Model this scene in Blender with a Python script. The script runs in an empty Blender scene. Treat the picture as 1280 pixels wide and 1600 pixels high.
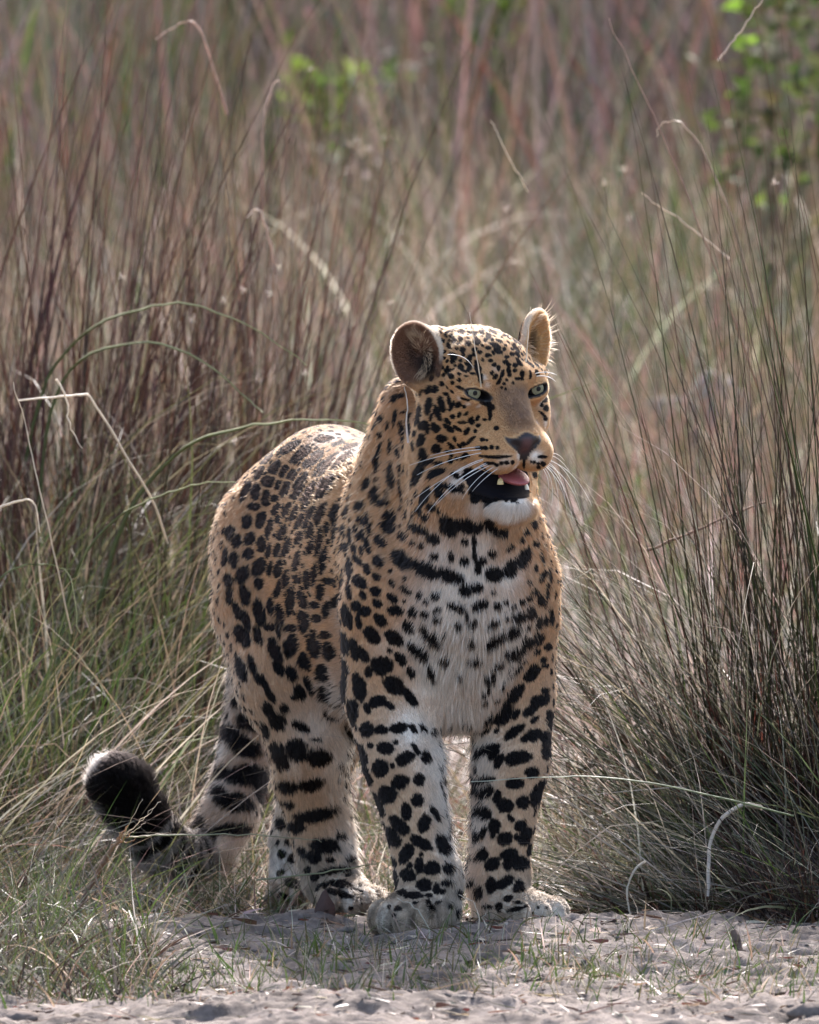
import bpy, bmesh, math, random
import numpy as np
from mathutils import Vector, Matrix
from mathutils.bvhtree import BVHTree

random.seed(7)
RNG = np.random.default_rng(7)
SC = bpy.context.scene
COL = SC.collection

# ------------------------------------------------------------------ camera, sky, sun, exposure
CAM_D, PITCH = 18.0, math.radians(3.0)
CAM_H = 0.655 + CAM_D * math.tan(PITCH)
cam_data = bpy.data.cameras.new('camera')
cam = bpy.data.objects.new('camera', cam_data)
COL.objects.link(cam)
cam.location = (0.0, -CAM_D, CAM_H)
cam.rotation_euler = (math.pi / 2 - PITCH, 0, 0)
cam_data.sensor_fit = 'VERTICAL'
cam_data.sensor_height = 36.0
cam_data.lens = 36.0 * (CAM_D / math.cos(PITCH)) / 1.6
cam_data.clip_start = 0.5
cam_data.clip_end = 600.0
cam_data.dof.use_dof = True
cam_data.dof.focus_distance = CAM_D / math.cos(PITCH) - 0.05
cam_data.dof.aperture_fstop = cam_data.lens / 42.0
SC.camera = cam

SUN_EL, SUN_AZ = math.radians(37), math.radians(7)   # azimuth measured from +Y (behind the animal) towards +X
world = bpy.data.worlds.new('World')
SC.world = world
world.use_nodes = True
wn = world.node_tree.nodes
wl = world.node_tree.links
sky = wn.new('ShaderNodeTexSky')
sky.sky_type = 'NISHITA'
sky.sun_disc = False
sky.sun_elevation = SUN_EL
sky.sun_rotation = SUN_AZ
sky.air_density = 0.9
sky.dust_density = 3.5
sky.ozone_density = 0.6
wl.new(sky.outputs[0], wn['Background'].inputs[0])
wn['Background'].inputs[1].default_value = 0.15
sun_data = bpy.data.lights.new('sun', 'SUN')
sun_data.energy = 3.5
sun_data.angle = math.radians(0.6)
sun_data.color = (1.0, 0.93, 0.91)
sun = bpy.data.objects.new('sun', sun_data)
COL.objects.link(sun)
sdir = Vector((math.sin(SUN_AZ) * math.cos(SUN_EL), math.cos(SUN_AZ) * math.cos(SUN_EL), math.sin(SUN_EL)))
sun.rotation_euler = sdir.to_track_quat('Z', 'Y').to_euler()
SC.view_settings.view_transform = 'Standard'
SC.view_settings.look = 'None'
SC.view_settings.gamma = 1.0
SC.view_settings.use_curve_mapping = False
SC.view_settings.exposure = 1.8
SC.cycles.max_bounces = 8
SC.cycles.transparent_max_bounces = 8


# ------------------------------------------------------------------ picture point at a depth -> place
CP, SP = math.cos(PITCH), math.sin(PITCH)
KPX = 1.6 / 1600.0 / (CAM_D / CP)


def P(u, v, d):
    """the point at depth d (metres behind the front paws) that stands at picture point u, v"""
    a, b = (u - 640.0) * KPX, -(v - 800.0) * KPX
    dy = CP + b * SP
    t = (d + CAM_D) / dy
    return (a * t, d, CAM_H + t * (-SP + b * CP))


def pr(d):
    return 0.001 * (CAM_D + d) / CAM_D


def project(p):
    rel = p - np.array([0, -CAM_D, CAM_H])
    f = rel[:, 1] * CP - rel[:, 2] * SP
    up = rel[:, 1] * SP + rel[:, 2] * CP
    return 640 + rel[:, 0] / f / KPX, 800 - up / f / KPX
# ------------------------------------------------------------------ helpers shared by ground, plants and animal
def nrm_rows(a):
    return a / np.maximum(np.linalg.norm(a, axis=1, keepdims=True), 1e-9)


def sstep(x, a, b):
    t = np.clip((x - a) / (b - a), 0, 1)
    return t * t * (3 - 2 * t)


def lerp(a, b, t):
    return a + (np.asarray(b) - a) * t[:, None]


def vnoise(p, scale, seed=0):
    q = p / scale + seed * 17.31
    i = np.floor(q).astype(np.int64)
    f = q - i
    f = f * f * (3 - 2 * f)
    out = 0
    for dx in (0, 1):
        for dy in (0, 1):
            for dz in (0, 1):
                hsh = ((i[:, 0] + dx) * 73856093) ^ ((i[:, 1] + dy) * 19349663) ^ ((i[:, 2] + dz) * 83492791)
                hsh = (hsh * 2654435761) & 0xffffffff
                hsh = ((hsh >> 13) ^ hsh) * 1274126177 & 0xffffffff
                w = (f[:, 0] if dx else 1 - f[:, 0]) * (f[:, 1] if dy else 1 - f[:, 1]) * (f[:, 2] if dz else 1 - f[:, 2])
                out = out + w * (hsh / 4294967295.0)
    return out * 2 - 1


def mesh_from(name, verts, faces, smooth=True):
    me = bpy.data.meshes.new(name)
    k = faces.shape[1]
    me.vertices.add(len(verts))
    me.vertices.foreach_set('co', np.ascontiguousarray(verts, np.float32).ravel())
    me.loops.add(faces.size)
    me.loops.foreach_set('vertex_index', np.ascontiguousarray(faces, np.int32).ravel())
    me.polygons.add(len(faces))
    me.polygons.foreach_set('loop_start', np.arange(0, faces.size, k, dtype=np.int32))
    me.polygons.foreach_set('loop_total', np.full(len(faces), k, np.int32))
    me.polygons.foreach_set('use_smooth', np.full(len(faces), smooth))
    me.update(calc_edges=True)
    return me


def set_col(me, arr, domain='POINT', name='tint'):
    at = me.attributes.new(name, 'FLOAT_COLOR', domain)
    full = np.ones((len(arr), 4), np.float32)
    full[:, :3] = arr
    at.data.foreach_set('color', full.ravel())


def mat(name):
    m = bpy.data.materials.new(name)
    m.use_nodes = True
    nt = m.node_tree
    return m, nt, nt.nodes['Principled BSDF']


def plain(name, col, rough, spec=.5, bump=0.0, scale=300, lo=.75, hi=1.25):
    m, nt, bs = mat(name)
    nz = nt.nodes.new('ShaderNodeTexNoise'); nz.inputs['Scale'].default_value = scale
    nz.inputs['Detail'].default_value = 6
    tc = nt.nodes.new('ShaderNodeTexCoord')
    nt.links.new(tc.outputs['Object'], nz.inputs['Vector'])
    mx = nt.nodes.new('ShaderNodeMix'); mx.data_type = 'RGBA'
    mx.inputs['A'].default_value = (*[c * lo for c in col], 1)
    mx.inputs['B'].default_value = (*[min(1, c * hi) for c in col], 1)
    nt.links.new(nz.outputs['Fac'], mx.inputs['Factor'])
    nt.links.new(mx.outputs['Result'], bs.inputs['Base Color'])
    bs.inputs['Roughness'].default_value = rough
    bs.inputs['Specular IOR Level'].default_value = spec
    if bump:
        bp = nt.nodes.new('ShaderNodeBump'); bp.inputs['Strength'].default_value = bump; bp.inputs['Distance'].default_value = .002
        nt.links.new(nz.outputs['Fac'], bp.inputs['Height'])
        nt.links.new(bp.outputs['Normal'], bs.inputs['Normal'])
    return m


def link(name, me, m=None, parent=None, **props):
    if m is not None:
        me.materials.append(m)
    o = bpy.data.objects.new(name, me)
    COL.objects.link(o)
    if parent is not None:
        o.parent = parent
    for k, v in props.items():
        o[k] = v
    return o


# ------------------------------------------------------------------ ground: one sheet out to the horizon
PAWS = [(.02, .0), (.17, .07), (-.12, .45), (-.19, .68)]


def ground_z(x, y):
    x = np.asarray(x, float)
    y = np.asarray(y, float)
    p = np.stack([x.ravel(), y.ravel(), np.zeros(x.size)], 1)
    z = -.028 * sstep(p[:, 1], .15, .6) + .62 * sstep(p[:, 1], 3.0, 14.0)
    near = np.exp(-np.clip(np.abs(p[:, 1]) - 3, 0, 99) / 4)
    flat = np.zeros(len(p))
    for a, b in PAWS:
        flat = np.maximum(flat, np.exp(-((p[:, 0] - a) ** 2 + (p[:, 1] - b) ** 2) / .085 ** 2))
    flat = 1 - .85 * flat
    fore = 1 - sstep(p[:, 1], .1, .8)
    z += near * flat * (.020 * vnoise(p * np.array([1, .6, 1]), .33, 1) + .011 * vnoise(p, .11, 2) + .0100 * (.5 - np.abs(vnoise(p, .060, 3))) * (.5 + fore) + .0065 * (.45 - np.abs(vnoise(p, .034, 6))) * (.4 + fore) + .0042 * vnoise(p, .017, 4) * (.4 + fore))
    z += .10 * vnoise(p, 3.1, 5) * sstep(p[:, 1], 2.5, 6)
    # trampled hollows and a low bank in front of the hind paws
    z += .020 * np.exp(-(((p[:, 0] + .16) / .10) ** 2 + ((p[:, 1] - .24) / .07) ** 2))
    z -= .018 * np.exp(-(((p[:, 0] - .36) / .16) ** 2 + ((p[:, 1] + .75) / .10) ** 2))
    z += .022 * np.exp(-(((p[:, 0] - .60) / .10) ** 2 + ((p[:, 1] + 1.22) / .09) ** 2))
    z += .020 * np.exp(-(((p[:, 0] + .14) / .35) ** 2 + ((p[:, 1] + 1.32) / .10) ** 2))
    return z.reshape(x.shape)


def graded(c0, c1, step, far, grow=1.16):
    a = list(np.arange(c0, c1, step))
    s, v = step, a[-1]
    while v < far:
        s *= grow
        v += s
        a.append(v)
    s, v = step, a[0]
    b = []
    while v > -far:
        s *= grow
        v -= s
        b.append(v)
    return np.array(b[::-1] + a)


gx = graded(-.82, .82, .0075, 140)
gy = graded(-1.9, .9, .0085, 260, 1.10)
GX, GY = np.meshgrid(gx, gy)
GZ = ground_z(GX, GY)
gvv = np.stack([GX.ravel(), GY.ravel(), GZ.ravel()], 1)
nx_, ny_ = len(gx), len(gy)
ii = np.arange(nx_ * ny_).reshape(ny_, nx_)
gff = np.stack([ii[:-1, :-1].ravel(), ii[:-1, 1:].ravel(), ii[1:, 1:].ravel(), ii[1:, :-1].ravel()], 1)
m_ground, nt, bs = mat('sandy_soil')
N_ = nt.nodes.new
tc = N_('ShaderNodeTexCoord')
n1 = N_('ShaderNodeTexNoise'); n1.inputs['Scale'].default_value = 5.5; n1.inputs['Detail'].default_value = 9; n1.inputs['Roughness'].default_value = .65
n2 = N_('ShaderNodeTexNoise'); n2.inputs['Scale'].default_value = 60; n2.inputs['Detail'].default_value = 10; n2.inputs['Roughness'].default_value = .7
for n_ in (n1, n2):
    nt.links.new(tc.outputs['Object'], n_.inputs['Vector'])
rp = N_('ShaderNodeValToRGB')
rp.color_ramp.elements[0].position = .30
rp.color_ramp.elements[0].color = (.088, .070, .059, 1)
rp.color_ramp.elements[1].position = .68
rp.color_ramp.elements[1].color = (.228, .192, .170, 1)
nt.links.new(n1.outputs['Fac'], rp.inputs['Fac'])
rp2 = N_('ShaderNodeValToRGB')
rp2.color_ramp.elements[0].position = .32
rp2.color_ramp.elements[0].color = (.45, .42, .40, 1)
rp2.color_ramp.elements[1].position = .62
rp2.color_ramp.elements[1].color = (1.1, 1.08, 1.08, 1)
nt.links.new(n2.outputs['Fac'], rp2.inputs['Fac'])
mx = N_('ShaderNodeMix'); mx.data_type = 'RGBA'; mx.blend_type = 'MULTIPLY'
mx.inputs['Factor'].default_value = .8
nt.links.new(rp.outputs['Color'], mx.inputs['A'])
nt.links.new(rp2.outputs['Color'], mx.inputs['B'])
nt.links.new(mx.outputs['Result'], bs.inputs['Base Color'])
bs.inputs['Roughness'].default_value = .9
bs.inputs['Specular IOR Level'].default_value = .2
bp = N_('ShaderNodeBump'); bp.inputs['Strength'].default_value = .9; bp.inputs['Distance'].default_value = .006
nt.links.new(n2.outputs['Fac'], bp.inputs['Height'])
nt.links.new(bp.outputs['Normal'], bs.inputs['Normal'])
link('ground', mesh_from('ground', gvv, gff), m_ground, kind='structure')


# ------------------------------------------------------------------ grass blades
def grass_material(name, rough=.45, transl=.45, spec=.3):
    m = bpy.data.materials.new(name)
    m.use_nodes = True
    nt = m.node_tree
    bs = nt.nodes['Principled BSDF']
    out = nt.nodes['Material Output']
    at = nt.nodes.new('ShaderNodeAttribute'); at.attribute_name = 'tint'
    tcx = nt.nodes.new('ShaderNodeTexCoord')
    nz = nt.nodes.new('ShaderNodeTexNoise'); nz.inputs['Scale'].default_value = 55; nz.inputs['Detail'].default_value = 4
    nt.links.new(tcx.outputs['Object'], nz.inputs['Vector'])
    mr = nt.nodes.new('ShaderNodeMapRange'); mr.inputs['To Min'].default_value = .62; mr.inputs['To Max'].default_value = 1.38
    nt.links.new(nz.outputs['Fac'], mr.inputs['Value'])
    mx = nt.nodes.new('ShaderNodeVectorMath'); mx.operation = 'SCALE'
    nt.links.new(at.outputs['Color'], mx.inputs[0])
    nt.links.new(mr.outputs['Result'], mx.inputs['Scale'])
    nt.links.new(mx.outputs['Vector'], bs.inputs['Base Color'])
    bs.inputs['Roughness'].default_value = rough
    bs.inputs['Specular IOR Level'].default_value = spec
    tr = nt.nodes.new('ShaderNodeBsdfTranslucent')
    nt.links.new(mx.outputs['Vector'], tr.inputs['Color'])
    sh = nt.nodes.new('ShaderNodeMixShader'); sh.inputs[0].default_value = transl
    nt.links.new(bs.outputs[0], sh.inputs[1])
    nt.links.new(tr.outputs[0], sh.inputs[2])
    nt.links.new(sh.outputs[0], out.inputs['Surface'])
    return m


m_grass = grass_material('grass_blades')
PAL = dict(green=(.058, .092, .022), olive=(.074, .074, .032), straw=(.245, .182, .125), pale=(.46, .40, .335), red=(.135, .050, .036),
           grey=(.092, .098, .072), dark=(.030, .019, .016), pink=(.225, .130, .112), brown=(.088, .050, .036), lime=(.135, .205, .030), ochre=(.23, .115, .052),
           mauve=(.145, .104, .108))


def palette(n, mix):
    names = list(mix)
    w = np.array([mix[k] for k in names], float)
    c = np.array([PAL[k] for k in names])[RNG.choice(len(names), n, p=w / w.sum())]
    return c * .84 * RNG.uniform(.72, 1.3, (n, 1)) * RNG.normal(1, .06, (n, 3))


def blades(root, length, az, lean, bend, width, col, segs=5, tipcol=None, power=1.6, kink=None, sides=0, wob=.05):
    """arrays of n blades -> verts, faces, colours. lean and bend are angles from upright at the foot and added by the tip"""
    n = len(root)
    t = np.linspace(0, 1, segs + 1)
    th = lean[:, None] + bend[:, None] * t[None, :] ** power
    if kink is not None:
        th = th + kink[1][:, None] * (t[None, :] > kink[0][:, None])
    azt = az[:, None] + np.cumsum(RNG.normal(0, wob, (n, segs + 1)), 1)
    seg = length[:, None] / segs
    d = np.stack([np.sin(th) * np.cos(azt), np.sin(th) * np.sin(azt), np.cos(th)], 2)
    pts = np.concatenate([root[:, None, :], root[:, None, :] + np.cumsum((d[:, :-1] + d[:, 1:]) * .5 * seg[:, :, None], 1)], 1)
    side = np.stack([-np.sin(azt), np.cos(azt), np.zeros_like(azt)], 2)
    tw = RNG.uniform(-1.2, 1.2, n)[:, None] + RNG.normal(0, .5, n)[:, None] * t[None, :]
    nor = np.cross(d, side)
    wv = side * np.cos(tw)[:, :, None] + nor * np.sin(tw)[:, :, None]
    width = width * np.exp(RNG.normal(0, .34, n))
    w = width[:, None] * (.55 + .45 * np.sin(np.pi * np.clip(t + .25, 0, 1)))[None, :] * (1 - t[None, :] ** 3 * .92)
    cc = np.repeat(col[:, None, :], segs + 1, 1)
    if tipcol is not None:
        cc = cc + (tipcol[:, None, :] - cc) * (t ** 1.5)[None, :, None]
    if sides:
        ov = np.cross(d, wv)
        ring = [pts + (wv * math.cos(2 * math.pi * k / sides) + ov * math.sin(2 * math.pi * k / sides)) * (w * .5)[:, :, None] for k in range(sides)]
        v = np.stack(ring, 2)
        K = sides
        base = (np.arange(n)[:, None, None, None] * (segs + 1) + np.arange(segs)[None, :, None, None]) * K
        k0 = np.arange(K)[None, None, :, None]
        k1 = (np.arange(K)[None, None, :, None] + 1) % K
        f = np.concatenate([base + k0, base + k1, base + K + k1, base + K + k0], 3).reshape(-1, 4)
        c = np.repeat(cc[:, :, None, :], K, 2)
    else:
        v = np.stack([pts - wv * (w * .5)[:, :, None], pts + wv * (w * .5)[:, :, None]], 2)
        base = (np.arange(n)[:, None] * (segs + 1) + np.arange(segs)[None, :]) * 2
        f = np.stack([base, base + 1, base + 3, base + 2], 2).reshape(-1, 4)
        c = np.repeat(cc[:, :, None, :], 2, 2)
    return v.reshape(-1, 3), f, c.reshape(-1, 3)


class Sward:
    def __init__(self):
        self.v, self.f, self.c, self.n = [], [], [], 0

    def add(self, vfc):
        v, f, c = vfc
        self.v.append(v); self.f.append(f + self.n); self.c.append(c)
        self.n += len(v)

    def build(self, name, parent=None, m=None, **props):
        me = mesh_from(name, np.concatenate(self.v), np.concatenate(self.f))
        set_col(me, np.clip(np.concatenate(self.c), 0, 1))
        return link(name, me, m or m_grass, parent, **props)


U = RNG.uniform


def scatter(n, xr, yr, sink=.004, accept=None):
    x, y = U(*xr, n), U(*yr, n)
    if accept is not None:
        k = accept(x, y)
        x, y = x[k], y[k]
    return np.stack([x, y, ground_z(x, y) - sink], 1)


def field_of(n, xr, yr, L, mix, lean=(0, .5), bend=(.1, 1.2), w=(.0015, .003), segs=5, accept=None, az=None, tip=None, kink=0.0, wob=.05, sides=0, patch=None):
    r = scatter(n, xr, yr, accept=accept)
    n = len(r)
    a = U(0, 2 * math.pi, n) if az is None else RNG.normal(az[0], az[1], n)
    col = palette(n, mix)
    if patch:
        q0 = np.stack([r[:, 0], r[:, 1] * .6, 0 * r[:, 0]], 1)
        other = palette(n, patch[1])
        m = (vnoise(q0, patch[0], 31) + RNG.normal(0, .18, n)) > .12
        col = np.where(m[:, None], other, col)
        col = col * (1 + .30 * vnoise(q0, patch[0] * .6, 33))[:, None]
    tc_ = palette(n, tip) if tip else None
    kk = None
    if kink:
        kk = (U(.35, .8, n), np.where(RNG.random(n) < kink, U(.4, 1.6, n), 0))
    return blades(r, U(*L, n) * RNG.choice([1, 1, .7], n), a, U(*lean, n), U(*bend, n), U(*w, n), col, segs, tc_, 1.6, kk, sides, wob)


# far wall of tall grass, the meadow in front of it
s = Sward()
gap = lambda x, y: (x < -.5) | (x > 1.2) | (RNG.random(len(x)) < .35)
s.add(field_of(13000, (-6.5, 6.5), (12, 17), (.6, 1.7), dict(mauve=4, brown=1, red=.8, pink=1.5, grey=3, olive=2), (0, .5), (.1, 1.0), (.005, .010), 5, gap, patch=(.55, dict(grey=4, olive=3, green=3))))
s.add(field_of(13000, (-7, 7), (16, 24), (1.4, 2.5), dict(mauve=5, brown=1, pink=2, grey=2), (0, .45), (.1, .9), (.008, .018), 5, patch=(.7, dict(grey=4, olive=2, brown=3, green=1))))
s.add(field_of(9000, (-8, 8), (24, 32), (2.4, 3.4), dict(mauve=5, brown=2, grey=2, pink=1), (0, .35), (.1, .7), (.016, .034), 4, patch=(.9, dict(brown=3, grey=2, dark=1))))
s.build('far_tall_grass', kind='stuff')
s = Sward()
s.add(field_of(8000, (-1.6, 1.9), (5.0, 14.0), (.18, .55), dict(pink=3, straw=2, olive=4, grey=3, pale=2, green=2, red=.6), (0, .6), (.1, 1.2), (.0024, .0055), 5, patch=(.6, dict(grey=3, olive=4, green=2, pale=1))))
s.add(field_of(2600, (-1.4, 1.7), (4.0, 12.0), (.5, 1.05), dict(pink=2, straw=2, olive=4, grey=3, pale=1, green=2, red=1), (0, .3), (.05, .7), (.0022, .0042), 6, lambda x, y: (x < .3) | (RNG.random(len(x)) < .3), tip=dict(straw=3, pink=2)))
s.add(field_of(3600, (-.9, 1.4), (1.7, 5.0), (.12, .40), dict(straw=4, pink=4, olive=2, grey=2, pale=2, red=1), (.1, 1.0), (.2, 1.2), (.0018, .0035), 5))
s.add(field_of(3600, (-.8, 1.3), (8.5, 14), (.25, .75), dict(pale=3, straw=3, grey=3, green=2, pink=2), (0, .6), (.1, 1.2), (.003, .006), 5, patch=(.5, dict(green=3, olive=3, grey=2))))  # pale mix puts the hazy glow of the centre into blade colour
s.add(field_of(5000, (-4.5, 4.5), (4.0, 12), (.2, .7), dict(pink=3, straw=3, olive=3, grey=3), (0, .6), (.1, 1.2), (.003, .006), 4, lambda x, y: (x < -1.3) | (x > 1.4)))
s.add(field_of(1000, (.35, 1.25), (5.5, 8.6), (.20, .50), dict(pink=3, red=1, olive=3, straw=2, grey=2), (0, .5), (.1, 1.0), (.0026, .005), 5))
s.build('meadow_grass', kind='stuff')
# matted dry grass on the track round and behind the animal
s = Sward()
trk = lambda x, y: (RNG.random(len(x)) < .22 + .78 * sstep(y, .3, .9))
s.add(field_of(11000, (-.80, .80), (.25, 2.8), (.05, .20), dict(straw=4, pale=4, pink=2, grey=2, olive=2, brown=1), (.8, 1.5), (-.3, .6), (.0013, .0032), 4, trk, wob=.12))
s.add(field_of(5000, (-.60, .65), (.45, 2.6), (.05, .20), dict(green=4, olive=3, grey=2, straw=2, pale=2), (.1, .9), (.2, 1.1), (.0012, .0024), 5))
s.build('matted_track_grass', kind='stuff')
# left: pale short mat in the sun, longer straws leaning over it to the right
s = Sward()
lf = lambda x, y: (x < -.18 - .12 * (y - .8) + .12 * vnoise(np.stack([x, y, 0 * x], 1), .5, 9))
s.add(field_of(12000, (-.90, -.05), (.65, 2.6), (.04, .16), dict(pale=4, straw=4, olive=3, green=2, grey=2), (.6, 1.5), (-.2, .8), (.0013, .0030), 4, lf, wob=.1))
s.add(field_of(4200, (-.90, -.05), (.95, 2.6), (.12, .34), dict(green=5, olive=4, straw=2, pale=1, grey=1), (.1, .9), (.2, 1.3), (.0013, .0028), 6, lf, kink=.08, tip=dict(straw=2, olive=3, pale=1)))
s.add(field_of(650, (-1.0, -.42), (.75, 2.3), (.30, .75), dict(straw=3, pale=3, green=3, olive=2, pink=1), (.45, 1.25), (.0, .9), (.0016, .0032), 8, None, (.1, .55), dict(pale=3, straw=2), .1))
s.add(field_of(260, (-.95, -.30), (1.0, 2.3), (.35, .80), dict(straw=3, pale=3, green=3, olive=2), (.1, .7), (.2, 1.4), (.0016, .0032), 8, lf, None, dict(pale=3, straw=2), .25))
s.build('fine_meadow_grass', kind='stuff')
# left front: thin grass over dark chaff, colours darkened further for the dim corner
s = Sward()
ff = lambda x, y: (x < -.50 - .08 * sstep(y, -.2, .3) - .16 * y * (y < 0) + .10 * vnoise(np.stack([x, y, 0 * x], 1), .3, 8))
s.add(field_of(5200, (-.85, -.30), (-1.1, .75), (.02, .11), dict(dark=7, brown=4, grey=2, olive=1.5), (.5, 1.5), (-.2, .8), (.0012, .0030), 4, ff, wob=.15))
s.add(field_of(1900, (-.80, -.38), (-1.2, .75), (.06, .30), dict(grey=4, olive=4, green=4, straw=.6, pale=.7, dark=2), (.1, 1.0), (.2, 1.4), (.0011, .0022), 6, ff, kink=.1))
s.build('thin_front_grass', kind='stuff')
# sprouts on the bare sand in front
s = Sward()
for u, n_, sp in ((70, 170, .10), (300, 90, .10), (420, 260, .12), (560, 170, .09), (760, 120, .08), (880, 120, .08), (960, 190, .10), (1230, 220, .10), (690, 60, .07), (1090, 70, .09)):
    for yy in (-.35, -.75, -1.05):
        k = int(1.7 * n_ * (.20 if yy == -.35 else .40 if yy == -.75 else .30))
        x0 = (u - 640) / 1000 * (CAM_D + yy) / CAM_D
        x, y = RNG.normal(x0, sp, k), RNG.normal(yy, .13, k)
        r = np.stack([x, y, ground_z(x, y) - .002], 1)
        s.add(blades(r, U(.018, .075, k), U(0, 6.28, k), U(.1, .9, k), U(.1, 1.0, k), U(.0011, .0024, k), palette(k, dict(green=6, olive=3, straw=2.5, pale=1)), 4))
s.add(field_of(900, (-.75, .80), (-1.6, .4), (.03, .16), dict(pale=3, straw=3, brown=2, grey=2), (1.2, 1.62), (-.2, .25), (.0010, .0022), 4, wob=.2))
s.build('track_sprouts', kind='stuff')


def clump(name, label, cx, cy, spec, category='grass', **kw):
    """a tussock: stems and blades rising from one foot"""
    root = bpy.data.objects.new(name, None)
    COL.objects.link(root)
    root.location = (cx, cy, float(ground_z(np.array([cx]), np.array([cy]))[0]))
    root['label'] = label
    root['category'] = category
    bpy.context.view_layer.update()
    for pname, n, rad, L, mix, lean, bend, w, az, sides, tip in spec:
        a0 = U(0, 2 * math.pi, n)
        rr = rad * np.sqrt(RNG.random(n))
        x, y = cx + rr * np.cos(a0), cy + rr * np.sin(a0) * .8
        r = np.stack([x, y, ground_z(x, y) - .006], 1)
        a = np.where(RNG.random(n) < .65, a0 + RNG.normal(0, .5, n), U(0, 2 * math.pi, n)) if az is None else RNG.normal(az[0], az[1], n)
        s = Sward()
        s.add(blades(r, U(*L, n), a, np.abs(RNG.normal(lean[0], lean[1], n)), U(*bend, n), U(*w, n), palette(n, mix), 8 if sides == 0 else 7,
                     palette(n, tip) if tip else None, 1.8, (U(.4, .85, n), np.where(RNG.random(n) < (.03 if sides else .12), U(.3, 1.2, n), 0)), sides, .03 if sides else .09))
        o = s.build(pname, None, kind='stuff')
        o.parent = root
        o.matrix_parent_inverse = root.matrix_world.inverted()
    return root


LFT = math.pi
# the big tussocks on the right
clump('grass_tussock', 'dense dark-based grass tussock on the right with long stems fanning up and left', .585, .72, [
    ('stems', 170, .12, (.5, 1.5), dict(olive=4, red=1.5, brown=2, green=4, dark=2), (.12, .16), (.02, .40), (.0016, .0036), None, 3, dict(brown=1, red=1, olive=3, pink=1)),
    ('leaning_stems', 190, .16, (.5, 1.15), dict(olive=3, green=4, grey=2, pink=1, pale=1), (.68, .24), (.0, .45), (.0014, .0025), (LFT, .5), 3, dict(pale=2, pink=1, olive=2, grey=1)),
    ('arching_blades', 170, .16, (.3, .9), dict(green=4, olive=3, grey=3, pale=2), (.5, .35), (.2, 1.3), (.0016, .0032), (LFT - .1, 1.2), 0, dict(grey=2, pale=2, olive=2)),
    ('drooping_blades', 130, .15, (.55, 1.05), dict(green=4, olive=3, pale=3, straw=1), (.25, .2), (.9, 2.0), (.0016, .0032), (LFT, 1.0), 0, dict(pale=3, olive=1)),
    ('shaded_dead_base', 1000, .15, (.12, .50), dict(dark=6, brown=3, red=2), (.22, .2), (.1, .7), (.002, .0045), None, 0, None)])  # dead blades, the shade between the stems put into their dark colours
clump('grass_tussock', 'tall grass tussock at the right edge, its stems leaving the frame', .765, .60, [
    ('stems', 210, .13, (.6, 1.75), dict(olive=4, brown=2, red=1.5, green=3, dark=3), (.12, .15), (.02, .4), (.0016, .0036), None, 3, dict(brown=2, red=2, olive=2)),
    ('leaning_stems', 150, .15, (.5, 1.1), dict(olive=3, green=4, grey=3, pale=1), (.75, .25), (.0, .45), (.0014, .0025), (LFT, .5), 3, dict(pale=2, olive=2, grey=1)),
    ('arching_blades', 200, .16, (.3, .9), dict(green=3, olive=4, grey=3, pale=2), (.6, .4), (.2, 1.3), (.0015, .0032), (LFT - .1, 1.3), 0, dict(grey=2, pale=2, olive=2)),
    ('shaded_dead_base', 1100, .17, (.12, .48), dict(dark=6, brown=3, red=1), (.22, .2), (.1, .7), (.002, .0045), None, 0, None)])
clump('grass_tussock', 'low sprawling tussock whose pale blades lie over the sand beside the left front paw', .50, .42, [
    ('arching_blades', 260, .18, (.2, .65), dict(grey=2, green=5, olive=2, pale=4), (.9, .4), (.0, 1.1), (.0014, .0030), (LFT, .9), 0, dict(grey=2, pale=3, olive=1)),
    ('lying_blades', 380, .22, (.15, .5), dict(grey=2, green=5, pale=5, straw=1, dark=1), (1.2, .28), (-.3, .5), (.0014, .0030), (LFT, .8), 0, dict(pale=2, grey=2)),
    ('shaded_dead_base', 900, .20, (.03, .16), dict(dark=5, brown=4, red=3), (.9, .4), (-.1, .8), (.0016, .0036), None, 0, None)])
clump('grass_tussock', 'shaded dark tussock in the lower right corner', .74, .20, [
    ('arching_blades', 200, .16, (.2, .6), dict(grey=3, green=3, olive=3, pale=2, dark=1), (.9, .45), (.0, 1.2), (.0014, .0028), (LFT, 1.2), 0, dict(grey=3, olive=1, pale=1)),
    ('shaded_dead_base', 1000, .20, (.05, .25), dict(dark=6, brown=3), (.6, .4), (.1, .9), (.0016, .0036), None, 0, None)])
clump('grass_tussock', 'thin open tussock behind the big one, right of the leopard\'s face', .50, 1.9, [
    ('stems', 45, .24, (.5, 1.25), dict(olive=4, red=3, pink=1, brown=2, green=3), (.18, .16), (.05, .5), (.0016, .0030), None, 3, dict(straw=1, pink=2, brown=2)),
    ('arching_blades', 90, .22, (.2, .55), dict(olive=4, straw=1, pink=1, ochre=2, green=2), (.4, .3), (.3, 1.1), (.0018, .0032), None, 0, dict(straw=1, olive=1))])
clump('grass_tussock', 'small red-brown and green tuft growing close beside the left front leg', .335, 1.0, [
    ('stems', 60, .10, (.2, .65), dict(olive=3, red=3, green=3, brown=2), (.25, .2), (.0, .5), (.0016, .0028), None, 3, dict(straw=1, pink=1, olive=1)),
    ('blades', 120, .14, (.12, .40), dict(green=4, olive=3, red=1, pale=1), (.6, .4), (.0, 1.0), (.0014, .0026), None, 0, dict(pale=1, olive=1))])
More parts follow.
